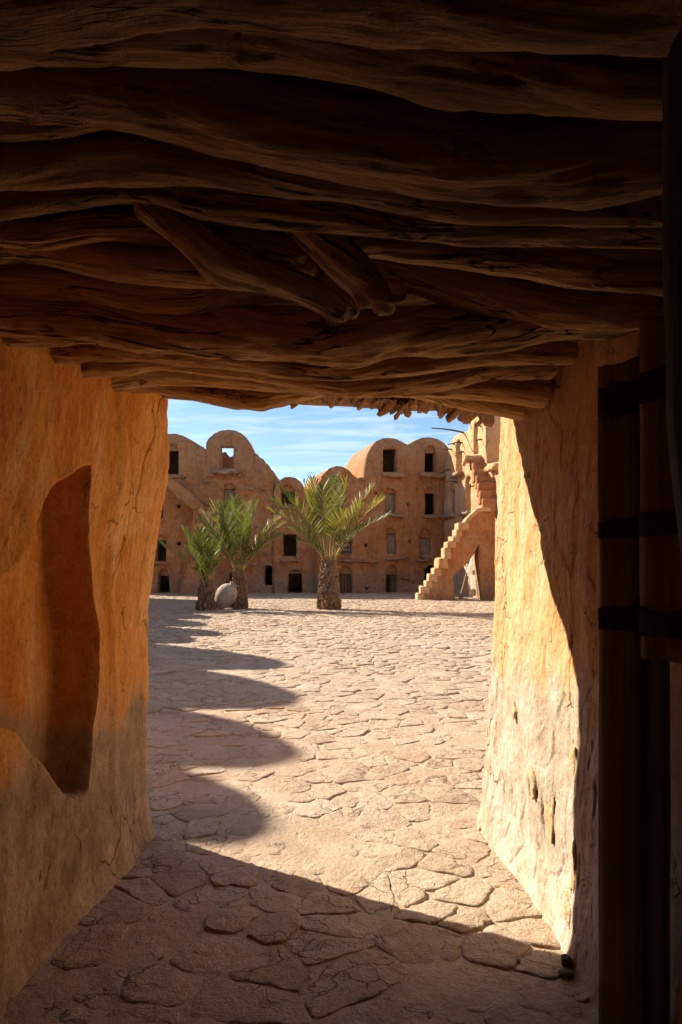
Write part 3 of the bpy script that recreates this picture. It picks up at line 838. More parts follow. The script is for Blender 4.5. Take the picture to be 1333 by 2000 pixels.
for k, yb in enumerate((0.55, 0.25, -0.1, -0.5, -1.0, -1.6, -2.3)):
    w0 = (2.33 - CH) * F / yb if abs(yb) > .01 else 0
    P = [(-1.35, yb, 2.30, .09), (-.5, yb + .03, 2.28, .1), (.4, yb - .02, 2.29, .1), (1.24, yb, 2.31, .09)]
    V_, F_, inf = tube(P, 24, 40)
    o = obj('ceiling_beam', V_, np.ascontiguousarray(F_), M_BEAM, gate)
    attr(o.data, 'grain', V_, 'FLOAT_VECTOR')
b1 = beam('ceiling_branch', [(270, 380, 1.62, 34), (350, 440, 1.64, 36), (430, 505, 1.68, 38), (520, 540, 1.72, 32), (610, 572, 1.76, 30), (672, 600, 1.78, 26), (690, 606, 1.78, 16)], 31, M_BRANCH, n_len=180, knots=((.42, 4.2, .35, .06), (.92, 4.5, .3, .04)))
b2 = beam('ceiling_branch', [(560, 400, 1.60, 40), (620, 462, 1.63, 40), (668, 510, 1.66, 38), (715, 552, 1.70, 34), (742, 590, 1.72, 28), (738, 612, 1.72, 20)], 32, M_BRANCH, n_len=180, knots=((.85, 4.6, .35, .035),))
b3 = beam('ceiling_branch', [(665, 590, 1.80, 16), (690, 604, 1.80, 14), (688, 622, 1.80, 10)], 33, M_BRANCH, n_len=40, n_seg=24)
b1['label'] = 'thick knotty branch wedged slantwise between the ceiling beams'
b2['label'] = 'pale forked branch stub hanging under the ceiling beams'

# ragged reed edge of the roof above the opening
rr = random.Random(5)
reed_meshes = []
for k in range(5):
    L = 0.16
    P = [(0, 0, 0.03, .012), (0, .06, .012, .017 + .004 * rr.random()), (.004 * rr.uniform(-1, 1), .115, -.008, .019 + .005 * rr.random()), (.006 * rr.uniform(-1, 1), .15, -.03, .012), (0, .157, -.036, .004)]
    V_, F_, inf = tube(P, 9, 14)
    V_ = V_ + 0.004 * np.stack([vnoise(V_[:, 0] * 60, V_[:, 1] * 60, V_[:, 2] * 60, 60 + k + 9 * j) for j in range(3)], -1)
    reed_meshes.append(mesh('reed', V_, np.ascontiguousarray(F_), M_REED))
edge = [(560, 776), (580, 782), (600, 786), (620, 782), (650, 784), (690, 782), (720, 790), (750, 796), (770, 800), (790, 804), (810, 800), (835, 798), (870, 804), (900, 812), (940, 822)]
px = 545.0
while px < 955:
    py = np.interp(px, [e[0] for e in edge], [e[1] for e in edge])
    w = at(px, py + 3, 3.50)
    o = bpy.data.objects.new('reed', rr.choice(reed_meshes))
    s_ = rr.uniform(.45, .95)
    o.location = (w.x, w.y - 0.10 + rr.uniform(-.02, .02), w.z + 0.026 * s_ + rr.uniform(-.006, .010))
    o.rotation_euler = (rr.uniform(-.2, .1), rr.uniform(-.5, .5), rr.uniform(-.45, .45))
    o.scale = (s_ * 1.35, 1, s_ * .5)
    COL.objects.link(o); o.parent = gate
    o.matrix_parent_inverse = Matrix.Translation(gate.location).inverted()
    px += rr.uniform(3.5, 7)
# roof thatch mass behind the reed ends
w0, w1 = at(200, 745, 3.5), at(1010, 800, 3.5)
rough_box('roof_edge', (-1.25, 3.34, 2.385), (2.35, 0, -0.085), (0, 0.40, 0.02), (0, 0, 0.16), M_REED, gate, 0.016, 0.05, 61)
rough_box('roof_edge', (-1.2, 3.1, 2.40), (2.3, 0, -0.05), (0, 0.62, 0), (0, 0, 0.09), M_CEIL, gate, 0.012, 0.07, 62)

# door leaf standing open by the sunlit wall --------------------------------------------------------
door = bpy.data.objects.new('door', None)
door.location = (0.8, 2.0, 0)
link(door, gate)
door['label'] = 'dark heavy plank door standing open against the wall'
def board(name, p0, p1, z0, z1, thick, mat, seed, parent=door, wob=0.004):
    """upright board from plan point p0 to p1"""
    d = Vector((p1[0] - p0[0], p1[1] - p0[1], 0)); L = d.length; d /= L
    nrm = Vector((-d.y, d.x, 0))
    nu, nz = max(4, int(L / 0.02)), max(6, int((z1 - z0) / 0.03))
    V, Fc = [], []
    for side in (0, 1):
        for i in range(nu + 1):
            for j in range(nz + 1):
                u, z = i / nu, z0 + (z1 - z0) * j / nz
                e = 0.004 * float(vnoise(z * 4, i * 0.0 + (0 if i < nu / 2 else 7), seed)) * (1 if i in (0, nu) else 0)
                p = Vector((p0[0], p0[1], 0)) + d * (u * L + e)
                q = p + nrm * ((0.5 - side) * thick * (0.82 if i in (0, nu) or j in (0, nz) else 1) + wob * float(vnoise(u * 5, z * 1.6, seed)))
                V.append((q.x, q.y, z + (0.012 * float(vnoise(u * 6, 0, seed)) if j == nz else 0)))
    m = (nu + 1) * (nz + 1)
    idx = lambda s, i, j: s * m + i * (nz + 1) + j
    for i in range(nu):
        for j in range(nz):
            Fc.append((idx(0, i, j), idx(0, i, j + 1), idx(0, i + 1, j + 1), idx(0, i + 1, j)))
            Fc.append((idx(1, i, j), idx(1, i + 1, j), idx(1, i + 1, j + 1), idx(1, i, j + 1)))
    for i in range(nu):
        for j in (0, nz):
            q = (idx(0, i, j), idx(0, i + 1, j), idx(1, i + 1, j), idx(1, i, j)); Fc.append(q if j == 0 else q[::-1])
    for j in range(nz):
        for i in (0, nu):
            q = (idx(0, i, j), idx(1, i, j), idx(1, i, j + 1), idx(0, i, j + 1)); Fc.append(q if i == 0 else q[::-1])
    return obj(name, V, Fc, mat, parent)
def on_ray(px, Y): return ((px - CX) / F * Y, Y)
board('plank', on_ray(1175, 2.10), on_ray(1256, 2.00), 0.03, 2.10, 0.04, M_DOOR, 1)
board('plank', on_ray(1254, 2.03), on_ray(1303, 1.97), 0.03, 2.14, 0.035, M_DOOR_BLUE, 3)
board('plank', on_ray(1258, 1.92), on_ray(1372, 1.78), 1.235, 2.18, 0.05, M_DOOR, 4)
for za, zb_, k in ((1.94, 2.03, 0), (1.575, 1.635, 1), (1.30, 1.37, 2)):
    board('crossbar', on_ray(1172, 2.072), on_ray(1257, 1.97), za, zb_, 0.022, M_STRAP, 11 + k)
    board('crossbar', on_ray(1254, 1.89), on_ray(1374, 1.74), za, zb_, 0.022, M_STRAP, 14 + k)
# added near-black block, standing in for the darkness along the right edge
rough_box('added_dark_block', (0.448, 0.78, 1.38), (0.72, 0, 0), (0, 0.14, 0), (-0.032, 0, 1.06), M_STRAP, gate, 0.012, 0.05, 71, .2)

# two dark stones lying at the foot of the wall
lump('small_stone', (0.838, 2.53, 0.024), ((0.019, 0, 0), (0, 0.016, 0), (0, 0, 0.020)), M_DARKSTONE, None, 501)
tag(bpy.context.scene.objects['small_stone'], 'upright small dark stone resting against the sunlit wall foot', 'stone', 'stones at the wall foot')
s2 = lump('small_stone', (0.815, 2.475, 0.012), ((0.028, 0, 0), (0, 0.017, 0), (0, 0, 0.011)), M_DARKSTONE, None, 502)
tag(s2, 'flat small dark stone lying on the paving by the wall foot', 'stone', 'stones at the wall foot')

# ------------------------------------------------------------------ courtyard buildings
class Plane:
    """a vertical facade plane; u runs along d, outward normal n faces the court"""
    def __init__(self, O, d, n):
        self.O = Vector((O[0], O[1], 0)); self.d = Vector((d[0], d[1], 0)).normalized(); self.n = Vector((n[0], n[1], 0)).normalized()
    def uz(self, px, py):
        r = Vector(((px - CX) / F, 1.0, (HY - py) / F))
        t = self.O.dot(self.n) / r.dot(self.n)
        p = r * t
        return ((p - self.O).dot(self.d), max(CH + p.z, -0.08))
    def W(self, u, z, out=0.0):
        p = self.O + self.d * u + self.n * out
        return Vector((p.x, p.y, z))

def resample(poly, st):
    out = []
    for a, b_ in zip(poly, poly[1:] + poly[:1]):
        L = math.hypot(b_[0] - a[0], b_[1] - a[1]); n = max(1, int(round(L / st)))
        out += [(a[0] + (b_[0] - a[0]) * i / n, a[1] + (b_[1] - a[1]) * i / n) for i in range(n)]
    return out

def inside(P, poly):
    x, y = P[:, 0], P[:, 1]; r = np.zeros(len(P), bool)
    for (x0, y0), (x1, y1) in zip(poly, poly[1:] + poly[:1]):
        c = (y0 > y) != (y1 > y)
        r ^= c & (x < (x1 - x0) * (y - y0) / (y1 - y0 + 1e-12) + x0)
    return r

def adobe_shift(W, amp):
    return amp * (fbm(W[:, 0] * .7, W[:, 1] * .7, W[:, 2] * .7, 3, 201) + 0.55 * fbm(W[:, 0] * 2.6, W[:, 1] * 2.6, W[:, 2] * 2.6, 3, 207) + 0.35 * vnoise(W[:, 0] * 5.3, W[:, 1] * 5.3, W[:, 2] * 5.3, 211))

def opening_poly(o):
    x0, x1, y0, y1 = o['r']
    a = o.get('arch')
    sl = o.get('slant', 0)
    if a is None:
        return [(x0 - sl, y1), (x0, y0), (x1, y0), (x1 + sl, y1)], None
    pts = [(x0 - sl, y1), (x0, y0)]
    arc = []
    cx, hw = (x0 + x1) / 2, (x1 - x0) / 2
    for k in range(1, 10):
        th = math.pi * k / 10
        arc.append((cx - hw * math.cos(th), y0 - (y0 - a) * math.sin(th)))
    return pts + arc + [(x1, y0), (x1 + sl, y1)], [(x0, y0)] + arc + [(x1, y0)]

def facade(parent, pl, outline_uz, openings, mat, depth=4.0, st=0.12, amp=0.06, roof_mat=None, close_back=True, name='wall', reveal=0.42, pits=()):
    ol = resample(outline_uz, st)
    hol = []
    for o in openings:
        p, t = opening_poly(o)
        hol.append(resample([pl.uz(*q) for q in p], 0.12))
    for px, py, r_ in pits:
        u_, z_ = pl.uz(px, py)
        hol.append([(u_ + r_ * rnd.uniform(.75, 1.15) * math.cos(k * math.pi / 4), z_ + r_ * rnd.uniform(.75, 1.15) * math.sin(k * math.pi / 4)) for k in range(8)])
    us = [p[0] for p in ol]; zz = [p[1] for p in ol]
    gu, gz = np.meshgrid(np.arange(min(us), max(us), st), np.arange(min(zz), max(zz), st), indexing='ij')
    G = np.stack([gu.ravel(), gz.ravel()], -1)
    G += np.array([[rnd.uniform(-.25, .25) * st, rnd.uniform(-.25, .25) * st] for _ in range(len(G))])
    keep = inside(G, ol)
    bd = np.array(ol + [q for h in hol for q in h])
    for h in hol: keep &= ~inside(G, h)
    G = G[keep]
    dm = np.full(len(G), 9.0)
    for i in range(0, len(bd), 200):
        dm = np.minimum(dm, np.sqrt(((G[:, None] - bd[None, i:i + 200]) ** 2).sum(-1)).min(1))
    G = G[dm > 0.45 * st]
    pts = [Vector(p) for p in ol]; edges = [(i, (i + 1) % len(ol)) for i in range(len(ol))]
    loops = []
    for h in hol:
        b0 = len(pts); pts += [Vector(p) for p in h]; edges += [(b0 + i, b0 + (i + 1) % len(h)) for i in range(len(h))]
        loops.append(list(range(b0, b0 + len(h))))
    nb = len(pts)
    pts += [Vector(p) for p in G.tolist()]
    vo, eo, fo, ov, oe, of = geometry.delaunay_2d_cdt(pts, edges, [], 0, 1e-5)
    remap = {}
    for i, src in enumerate(ov):
        for s_ in src: remap[s_] = i
    A = np.array([(p[0], p[1]) for p in vo])
    tri = np.array(fo)
    cen = A[tri].mean(1)
    ok = inside(cen, ol)
    for h in hol: ok &= ~inside(cen, h)
    tri = tri[ok]
    W = np.array([pl.W(u, z) for u, z in A])
    N = np.array(pl.n)
    sh = adobe_shift(W, amp)
    W = W + sh[:, None] * N
    # orient towards the court
    a, b_, c = W[tri[0][0]], W[tri[0][1]], W[tri[0][2]]
    if np.dot(np.cross(b_ - a, c - a), N) < 0: tri = tri[:, ::-1]
    V = W.tolist(); Fc = [tuple(t) for t in tri.tolist()]
    def skirt(loop, dep, nseg):
        prev = loop
        L = len(loop)
        for s_ in range(1, nseg + 1):
            b0 = len(V)
            P_ = np.array([V[i] for i in loop]) - N * dep * s_ / nseg
            P_[:, 2] += amp * .8 * vnoise(P_[:, 0] * 1.1, P_[:, 1] * 1.1, P_[:, 2] * 1.1, 233)
            V.extend(P_.tolist())
            cur = list(range(b0, b0 + L))
            for i in range(L):
                Fc.append((prev[i], prev[(i + 1) % L], cur[(i + 1) % L], cur[i]))
            prev = cur
        return prev
    for h in loops: skirt([remap[i] for i in h], reveal, 1)
    last = skirt([remap[i] for i in range(len(ol))], depth, max(1, int(depth / .5)))
    if close_back: Fc.append(tuple(last))
    wall = obj(name, V, Fc, mat, parent)
    # fix winding of the skirts in one go
    import bmesh
    bm = bmesh.new(); bm.from_mesh(wall.data); bmesh.ops.recalc_face_normals(bm, faces=bm.faces[:]); bm.to_mesh(wall.data); bm.free()
    for k, o in enumerate(openings): fill_opening(parent, pl, o, mat, 600 + k)
    return wall

def slab(parent, pl, u0, u1, z0, z1, o0, o1, mat, name, seed, amp=0.03, step=0.10, re=.35):
    c = pl.W(u0, z0, o0)
    return rough_box(name, c, pl.d * (u1 - u0), pl.n * (o1 - o0), (0, 0, z1 - z0), mat, parent, amp, step, seed, re)

def fill_opening(parent, pl, o, mat, seed):
    poly, arc = opening_poly(o)
    x0, x1, y0, y1 = o['r']
    if arc is not None and o.get('tymp', True):
        q = [pl.uz(*p) for p in arc]
        n = len(q)
        V = [pl.W(u, z, -0.16 + 0.02 * math.sin(i)) for i, (u, z) in enumerate(q)] + [pl.W(u, z, -0.40) for u, z in q]
        Fc = [tuple(range(n)), tuple(range(2 * n - 1, n - 1, -1))] + [(i, n + i, n + (i + 1) % n, (i + 1) % n) for i in range(n)]
        obj('tympanum', V, Fc, mat, parent, False)
    ua, za = pl.uz(x0, y1); ub, zb = pl.uz(x1, y0)
    kind = o.get('kind', 'open')
    if kind != 'open':
        m = {'wood': M_OLDDOOR, 'brown': M_BROWNDOOR, 'half': M_BROWNDOOR, 'slats': M_OLDDOOR}[kind]
        V, Fc = [], []
        nb = 4; w = (ub - ua) / nb
        r = random.Random(seed)
        for k in range(nb):
            if kind == 'half' and k < 2: continue
            hh = (zb - za) * r.uniform(.95, 1.0)
            box(V, Fc, pl.W(ua + k * w + .014, za, -.30 + r.uniform(-.015, .015)), pl.d * (w - .028), pl.n * .04, (0, 0, hh), 0.006, r)
        dr = obj('door', V, Fc, m, parent, False)
        for t in ((.22, .72) if kind != 'slats' else (.12, .4, .7)):
            V, Fc = [], []
            z = za + (zb - za) * t
            u_s = ua + (0 if kind != 'half' else 2 * w)
            box(V, Fc, pl.W(u_s, z, -.262), pl.d * (ub - u_s), pl.n * .03, (0, 0, .07), .01, r)
            obj('crossbar', V, Fc, M_STICK if kind == 'slats' else m, dr, False)
    if 'sill' in o:
        sx0, sx1, sy = o['sill']
        u0, z0 = pl.uz(sx0, sy); u1, z1 = pl.uz(sx1, sy)
        slab(parent, pl, u0, u1, z0 - o.get('st', .16), z0, -.15, o.get('so', .28), M_SILL, 'sill', seed, .075, .09)

# --- range across the far side, west part -------------------------------------------------------
b_far_l = empty('granary_building', (-6, 34.5, 0), 'tall shaded earthen granary block with broken round gable behind the two small palms', 'building', 'granaries round the court')
pl_l = Plane((-13, 34.5), (1, 0), (0, -1))
U = pl_l.uz
o_l = [U(150, 1185), U(150, 905), U(175, 880), U(205, 872), U(235, 885), U(250, 892), U(262, 880), U(285, 860), U(305, 850), U(322, 847), U(345, 847), U(358, 851), U(372, 858), U(385, 866), U(397, 873), U(403, 880), U(405, 926), U(440, 927), U(494, 927), U(496, 884), U(504, 887), U(506, 893), U(514, 896), U(518, 905), U(523, 906), U(527, 917), U(533, 919), U(535, 945), U(536, 1185)]
op_l = [dict(r=(320, 349, 879, 926), arch=867, sill=(316, 352, 929), so=.15, st=.1),
        dict(r=(437, 460, 954, 995), arch=944, kind='wood', sill=(430, 470, 999), so=.2, st=.12),
        dict(r=(298, 319, 972, 1011), arch=962, sill=(294, 325, 1015), so=.2, st=.1),
        dict(r=(305, 325, 1055, 1096), arch=1044, sill=(296, 331, 1098), so=.25, st=.14),
        dict(r=(310, 331, 1125, 1160), arch=1111, slant=1),
        dict(r=(517, 532, 1112, 1143), arch=1104, tymp=False),
        dict(r=(448, 458, 1122, 1139), arch=1117, tymp=False)]
facade(b_far_l, pl_l, o_l, op_l, M_ADOBE, pits=[(349, 989, .11), (350, 1062, .12), (497, 981, .09), (361, 933, .06), (355, 935, .05), (475, 1045, .05), (500, 1030, .06)])
# free-standing broken gable with a see-through window
o_g = [U(402, 933), U(403, 866), U(408, 856), U(418, 847), U(432, 841), U(446, 839), U(460, 841), U(472, 846), U(482, 855), U(490, 866), U(496, 878), U(497.5, 931), U(488, 934), U(478, 930), U(468, 935), U(450, 931), U(432, 936), U(418, 930), U(410, 935)]
pl_g = Plane((-13, 34.475), (1, 0), (0, -1))
facade(b_far_l, pl_g, o_g, [dict(r=(431, 456, 871, 914))], M_ADOBE, depth=.5, name='gable', close_back=False, reveal=.5)
slab(b_far_l, pl_l, U(415, 0)[0], U(469, 0)[0], U(0, 927)[1], U(0, 917)[1], -.1, .42, M_SILL, 'sill', 701, .07, .1)
# rubble left standing behind that window
q = [pl_l.uz(x, y) for x, y in [(420, 926), (420, 877), (432, 874), (436, 880), (442, 885), (445, 884), (449, 880), (456, 873), (466, 872), (480, 882), (482, 926)]]
n = len(q)
V = [pl_l.W(u, z, -1.3) for u, z in q] + [pl_l.W(u, z, -1.7) for u, z in q]
obj('ruined_wall', V, [tuple(range(n)), tuple(range(2 * n - 1, n - 1, -1))] + [(i, n + i, n + (i + 1) % n, (i + 1) % n) for i in range(n)], M_ADOBE, b_far_l, False)

def solid(name, pl, pts, o0, o1, mat, parent, amp=0.04, st=0.14):
    """a thick upright shape: px outline on the plane, between offsets o0 (back) and o1 (front)"""
    front = Plane(pl.O + pl.n * o1, pl.d, pl.n)
    ol = [front.uz(*p) for p in pts]
    return facade(parent, front, ol, [], mat, depth=o1 - o0, st=st, amp=amp, name=name)

# outside stair of that block: sloping upper flight, pier, lower mass
st_l = solid('stair', pl_l, [(318, 938), (332, 935), (345, 940), (366, 958), (386, 975), (392, 985), (385, 995), (376, 996), (360, 984), (340, 966), (325, 950)], -.1, 1.0, M_ADOBE, b_far_l)
solid('pier', pl_l, [(378, 982), (390, 980), (397, 988), (400, 1000), (412, 1000), (415, 1020), (395, 1060), (392, 1165), (372, 1165), (374, 1040)], -.1, .9, M_ADOBE, b_far_l)
solid('buttress', pl_l, [(349, 1172), (352, 1150), (360, 1125), (362, 1105), (368, 1098), (385, 1100), (410, 1110), (430, 1130), (432, 1172)], -.1, 2.2, M_ADOBE, b_far_l, .07)

# --- small vaulted cell in the middle -------------------------------------------------------
b_mid = empty('granary_cell', (-2.5, 34.3, 0), 'narrow low vaulted earthen cell between the two taller far blocks', 'building', 'granaries round the court')
pl_m = Plane((-3.6, 34.35), (1, 0), (0, -1))
U = pl_m.uz
o_m = [U(534, 1185), U(535, 958), U(540, 946), U(548, 937), U(556, 932), U(566, 931), U(577, 933), U(587, 940), U(594, 950), U(600, 962), U(612, 968), U(625, 970), U(626, 1185)]
op_m = [dict(r=(550, 576, 960, 984), arch=948, sill=(545, 580, 988)),
        dict(r=(553, 579, 1043, 1087), sill=(551, 584, 1090), so=.25),
        dict(r=(564, 589, 1121, 1160), arch=1113, slant=2)]
facade(b_mid, pl_m, o_m, op_m, M_ADOBE)

# --- four-storey block on the far side -------------------------------------------------------
b_far_r = empty('granary_building', (2.5, 34.8, 0), 'four-storey shaded earthen granary with three round vaults behind the large palm', 'building', 'granaries round the court')
pl_r = Plane((-1.13, 33.86), (0.965, 0.26), (0.26, -0.965))
U = pl_r.uz
o_r = [U(620, 1190), U(620, 962), U(622, 948), U(627, 938), U(633, 926), U(645, 914), U(658, 910), U(670, 912), U(682, 919), U(692, 929), U(700, 935), U(708, 938), U(712, 930), U(714, 905), U(717, 890), U(724, 876), U(735, 862), U(748, 856), U(760, 855), U(774, 857), U(786, 863), U(796, 869), U(803, 866), U(812, 860), U(825, 855), U(840, 854), U(855, 857), U(868, 864), U(876, 874), U(880, 888), U(890, 900), U(890, 1190)]
op_r = [dict(r=(748, 775, 877, 922), sill=(743, 787, 923), so=.35, st=.2),
        dict(r=(830, 852, 884, 922), arch=870, sill=(817, 873, 925), so=.4, st=.22),
        dict(r=(752, 773, 963, 1001), arch=953, kind='wood', sill=(752, 790, 1005), so=.3, st=.12),
        dict(r=(830, 852, 963, 1005), arch=953, sill=(826, 864, 1008), so=.3, st=.14),
        dict(r=(756, 774, 1042, 1082), arch=1030, kind='wood', sill=(752, 796, 1088), so=.3, st=.14),
        dict(r=(821, 843, 1050, 1083), arch=1033, kind='wood', sill=(822, 842, 1087), so=.15, st=.1),
        dict(r=(755, 777, 1122, 1158), arch=1103, kind='half', slant=.5),
        dict(r=(830, 853, 1120, 1158), arch=1104, tymp=False),
        dict(r=(658, 676, 948, 982), arch=938, kind='wood', sill=(652, 682, 985), so=.2),
        dict(r=(665, 688, 1052, 1083), kind='slats', sill=(668, 694, 1092), so=.25, st=.12),
        dict(r=(663, 688, 1121, 1160), arch=1105, kind='brown', slant=1.5)]
wall_r = facade(b_far_r, pl_r, o_r, op_r, M_ADOBE, depth=4.2, pits=[(713, 980, .10), (797, 985, .10), (715, 1065, .11), (801, 1058, .08), (717, 1150, .10), (735, 963, .08), (808, 1138, .07), (815, 955, .06), (790, 1030, .05)])
# rows of worn stones left as string courses
for k, (x0, x1, y) in enumerate([(697, 720, 1096), (722, 740, 1097), (812, 838, 1095), (700, 715, 935), (784, 800, 1128)]):
    u0, z0 = U(x0, y); u1, _ = U(x1, y)
    slab(b_far_r, pl_r, u0, u1, z0 - .08, z0 + .06, -.05, .14, M_SILL, 'ledge_stone', 760 + k, .05, .09)

# --- sunlit wing on the east side -------------------------------------------------------
b_east = empty('granary_wing', (6.3, 30, 0), 'sunlit earthen granary wing with tall slit windows and outside staircase', 'building', 'granaries round the court')
dE = Vector((1.25, -7.0, 0)).normalized()
nE = Vector((dE.y, -dE.x, 0))
pl_e = Plane((5.35, 35.5), dE, nE)
U = pl_e.uz
o_e = [U(868, 1185), U(868, 905), U(873, 890), U(880, 868), U(889, 853), U(899, 846), U(908, 843), U(916, 842), U(919, 830), U(924, 820), U(930, 809), U(938, 803), U(945, 803), U(950, 808), U(950.5, 906), U(985, 900)]
u_last, z_last = o_e[-1]
u = u_last + 0.6
while u < 22:
    for k in range(7):
        th = math.pi * k / 6
        o_e.append((u + 1.0 - math.cos(th), 6.6 + .9 * math.sin(th)))
    u += 2.15
o_e.append((u, -0.08))
op_e = [dict(r=(876, 889, 957, 1002), arch=944, kind='wood', sill=(873, 892, 1005), so=.25, st=.22),
        dict(r=(891, 903, 880, 925), arch=858, sill=(889, 905, 928), so=.35, st=.18),
        dict(r=(909, 921, 945, 998), arch=929, sill=(905, 923, 1002), so=.3, st=.2),
        dict(r=(927, 935, 840, 887), arch=824, tymp=False),
        dict(r=(960, 970, 945, 978), arch=930, tymp=False),
        dict(r=(876, 884, 1044, 1062), arch=1035, tymp=False)]
facade(b_east, pl_e, o_e, op_e, M_ADOBE_PALE, depth=4.0, amp=.03, reveal=.48)
# backs of the slit niches: shallow, plastered
for o in op_e[1:]:
    x0, x1, y0, y1 = o['r']
    ua, za = U(x0, y1); ub, zb = U(x1, o['arch'])
    slab(b_east, pl_e, ua - .1, ub + .1, za - .05, zb + .1, -.7, -.45, M_ADOBE_PALE, 'niche_back', 790, .02, .3)
# ledges
slab(b_east, pl_e, U(958, 900)[0], U(985, 900)[0], 5.35, 5.6, -.1, .35, M_ADOBE_PALE, 'sill', 796, .08, .12)

# pegs of dry wood sticking out of the wing
for k, (px, py, dx, dz, L) in enumerate([(906, 846, -1.0, .22, 1.75), (919, 828, -1, .2, .5), (940, 834, -1, .15, .45), (943, 860, -1, .1, .45), (889, 869, -1, .2, .5), (903, 866, -1, .1, .6), (884, 880, -1, .25, .6), (907, 884, -1, .1, .4), (930, 951, -1, .1, .45), (893, 944, -1, .3, .7), (880, 915, -.7, -.6, .7)]):
    u, z = U(px, py)
    p0 = pl_e.W(u, z, -.15); dr_ = (nE + Vector((0, .15 * math.sin(k * 2.1), dz * .6))).normalized()
    p1 = p0 + dr_ * (L * .5) + Vector((0, 0, .03)); p2 = p0 + dr_ * L + Vector((0, 0, -.04))
    V_, F_, inf = tube([(*p0, .045), (*p1, .038), (*p2, .026)], 7, 9)
    obj('wooden_peg', V_, np.ascontiguousarray(F_), M_STICK, b_east)

# outside staircase: lower flight climbing towards the wing, seen from its side
YS0, YS1 = 27.75, 28.75
stair = bpy.data.objects.new('staircase', None); stair.location = (4.4, 28.2, 0); link(stair, b_east)
pl_s = Plane((3.0, YS0), (1, 0), (0, -1))
US = pl_s.uz
nose = [(817, 1158), (824, 1145), (834, 1135), (841, 1122), (850, 1110), (858, 1089), (870, 1069), (876, 1058), (886, 1046), (893, 1034), (898, 1021), (911, 1008), (918, 1003), (930, 993), (936, 991)]
prof = [(816, 1180)]
steps = [(816, 824, 1158), (823, 834, 1146), (833, 841, 1135), (840, 850, 1122), (849, 858, 1110), (857, 870, 1090), (869, 876, 1070), (875, 886, 1058), (885, 893, 1046), (892, 898, 1034), (897, 912, 1021)]
for x0, x1, y in steps: prof += [(x0, y + 3), (x1, y + 3)]
prof += [(914, 1017), (934, 996), (958, 994), (968, 994), (968, 1180), (941, 1180), (939, 1140), (936, 1090), (937, 1062), (932, 1072), (925, 1085), (910, 1104), (900, 1112), (886, 1126), (888, 1150), (891, 1180)]
ol = [pl_s.uz(*p) for p in prof]
facade(stair, pl_s, ol, [], M_ADOBE, depth=YS1 - YS0, st=.14, amp=.045, name='stair_side')
for k, (x0, x1, y) in enumerate(steps):
    u0, z0 = US(x0 - .8, y); u1, _ = US(x1 + 5, y)
    nxt = steps[k - 1][2] if k else 1176
    zb = US(0, nxt)[1]
    slab(stair, pl_s, u0, u1, zb - .04, z0, .035, -(YS1 - YS0) - .03, M_ADOBE_PALE, 'step', 820 + k, .032, .10, .13)
# parapet along the top of the flight and landing stones
solid('parapet', pl_s, [(910, 1018), (916, 1010), (926, 1000), (934, 993), (946, 990), (960, 991), (961, 999), (944, 999), (936, 1001), (922, 1014), (914, 1022)], -.95, .06, M_ADOBE_PALE, stair, .03, .08)
# upper flight, risers facing the court
up = [(944, 963, 973, 992), (938, 961, 957, 974), (935, 959, 942, 958), (931, 957, 928, 943), (926, 955, 917, 930), (925, 951, 904, 919), (921, 946, 894, 906)]
for k, (x0, x1, y0, y1) in enumerate(up):
    Y = 28.55 + .27 * k
    a = at(x0, y1, Y); b_ = at(x1, y0, Y)
    rough_box('step', (a.x, Y, a.z - .25), (max(.5, 6.9 - a.x), 0, 0), (0, .45, 0), (0, 0, b_.z - a.z + .25), M_ADOBE, stair, .020, .12, 840 + k, .08)
# solid mass carrying the upper flight
a = at(950, 990, 28.7)
Yt = 30.3
tl = at(909, 893, Yt); tr = at(941, 888, Yt)
rough_box('landing', (tl.x, Yt, tl.z - .16), (tr.x - tl.x + .7, 0, 0), (0, .8, 0), (0, 0, .26), M_ADOBE_PALE, stair, .03, .1, 861)
bl = at(903, 906, Yt + .1)
rough_box('bracket', (bl.x, Yt + .1, bl.z), (.16, 0, -.1), (0, .3, 0), (.12, 0, .34), M_ADOBE_PALE, stair, .02, .1, 862)
# pier beneath the flight with two sockets, sunlight put into its pale colour
pl_p = Plane((5.5, 30.0), (0.53, -0.85), (-0.85, -0.53))
UP = pl_p.uz
op_p = [dict(r=(924, 930, 1116, 1124)), dict(r=(922, 930, 1152, 1164))]
facade(b_east, pl_p, [UP(*p) for p in [(905, 1100), (914, 1110), (920, 1090), (928, 1070), (934, 1070), (932, 1112), (937, 1138), (938, 1160), (944, 1182), (917, 1182), (915, 1150), (912, 1120), (906, 1106)]], op_p, M_ADOBE_SUNLIT, depth=.5, st=.1, amp=.02, name='pier', reveal=.2)
# poles leaning in the corner under the stair
for k, (x0, y0, x1, y1) in enumerate([(899, 1176, 912, 1120), (902, 1177, 914, 1126)]):
    a = at(x0, y0, 28.6); a.z = 0.0; b_ = at(x1, y1, 28.75)
    V_, F_, inf = tube([(*a, .06), (*((a + b_) / 2 + Vector((.02, 0, 0))), .055), (*b_, .045)], 8, 10)
    o = obj('leaning_pole', V_, np.ascontiguousarray(F_), M_OLDDOOR)
    tag(o, ['paler bare wooden pole leaning in the dark corner beneath the staircase', 'second bare wooden pole, nearer the white pier beneath the staircase'][k], 'pole', 'poles under the stair')

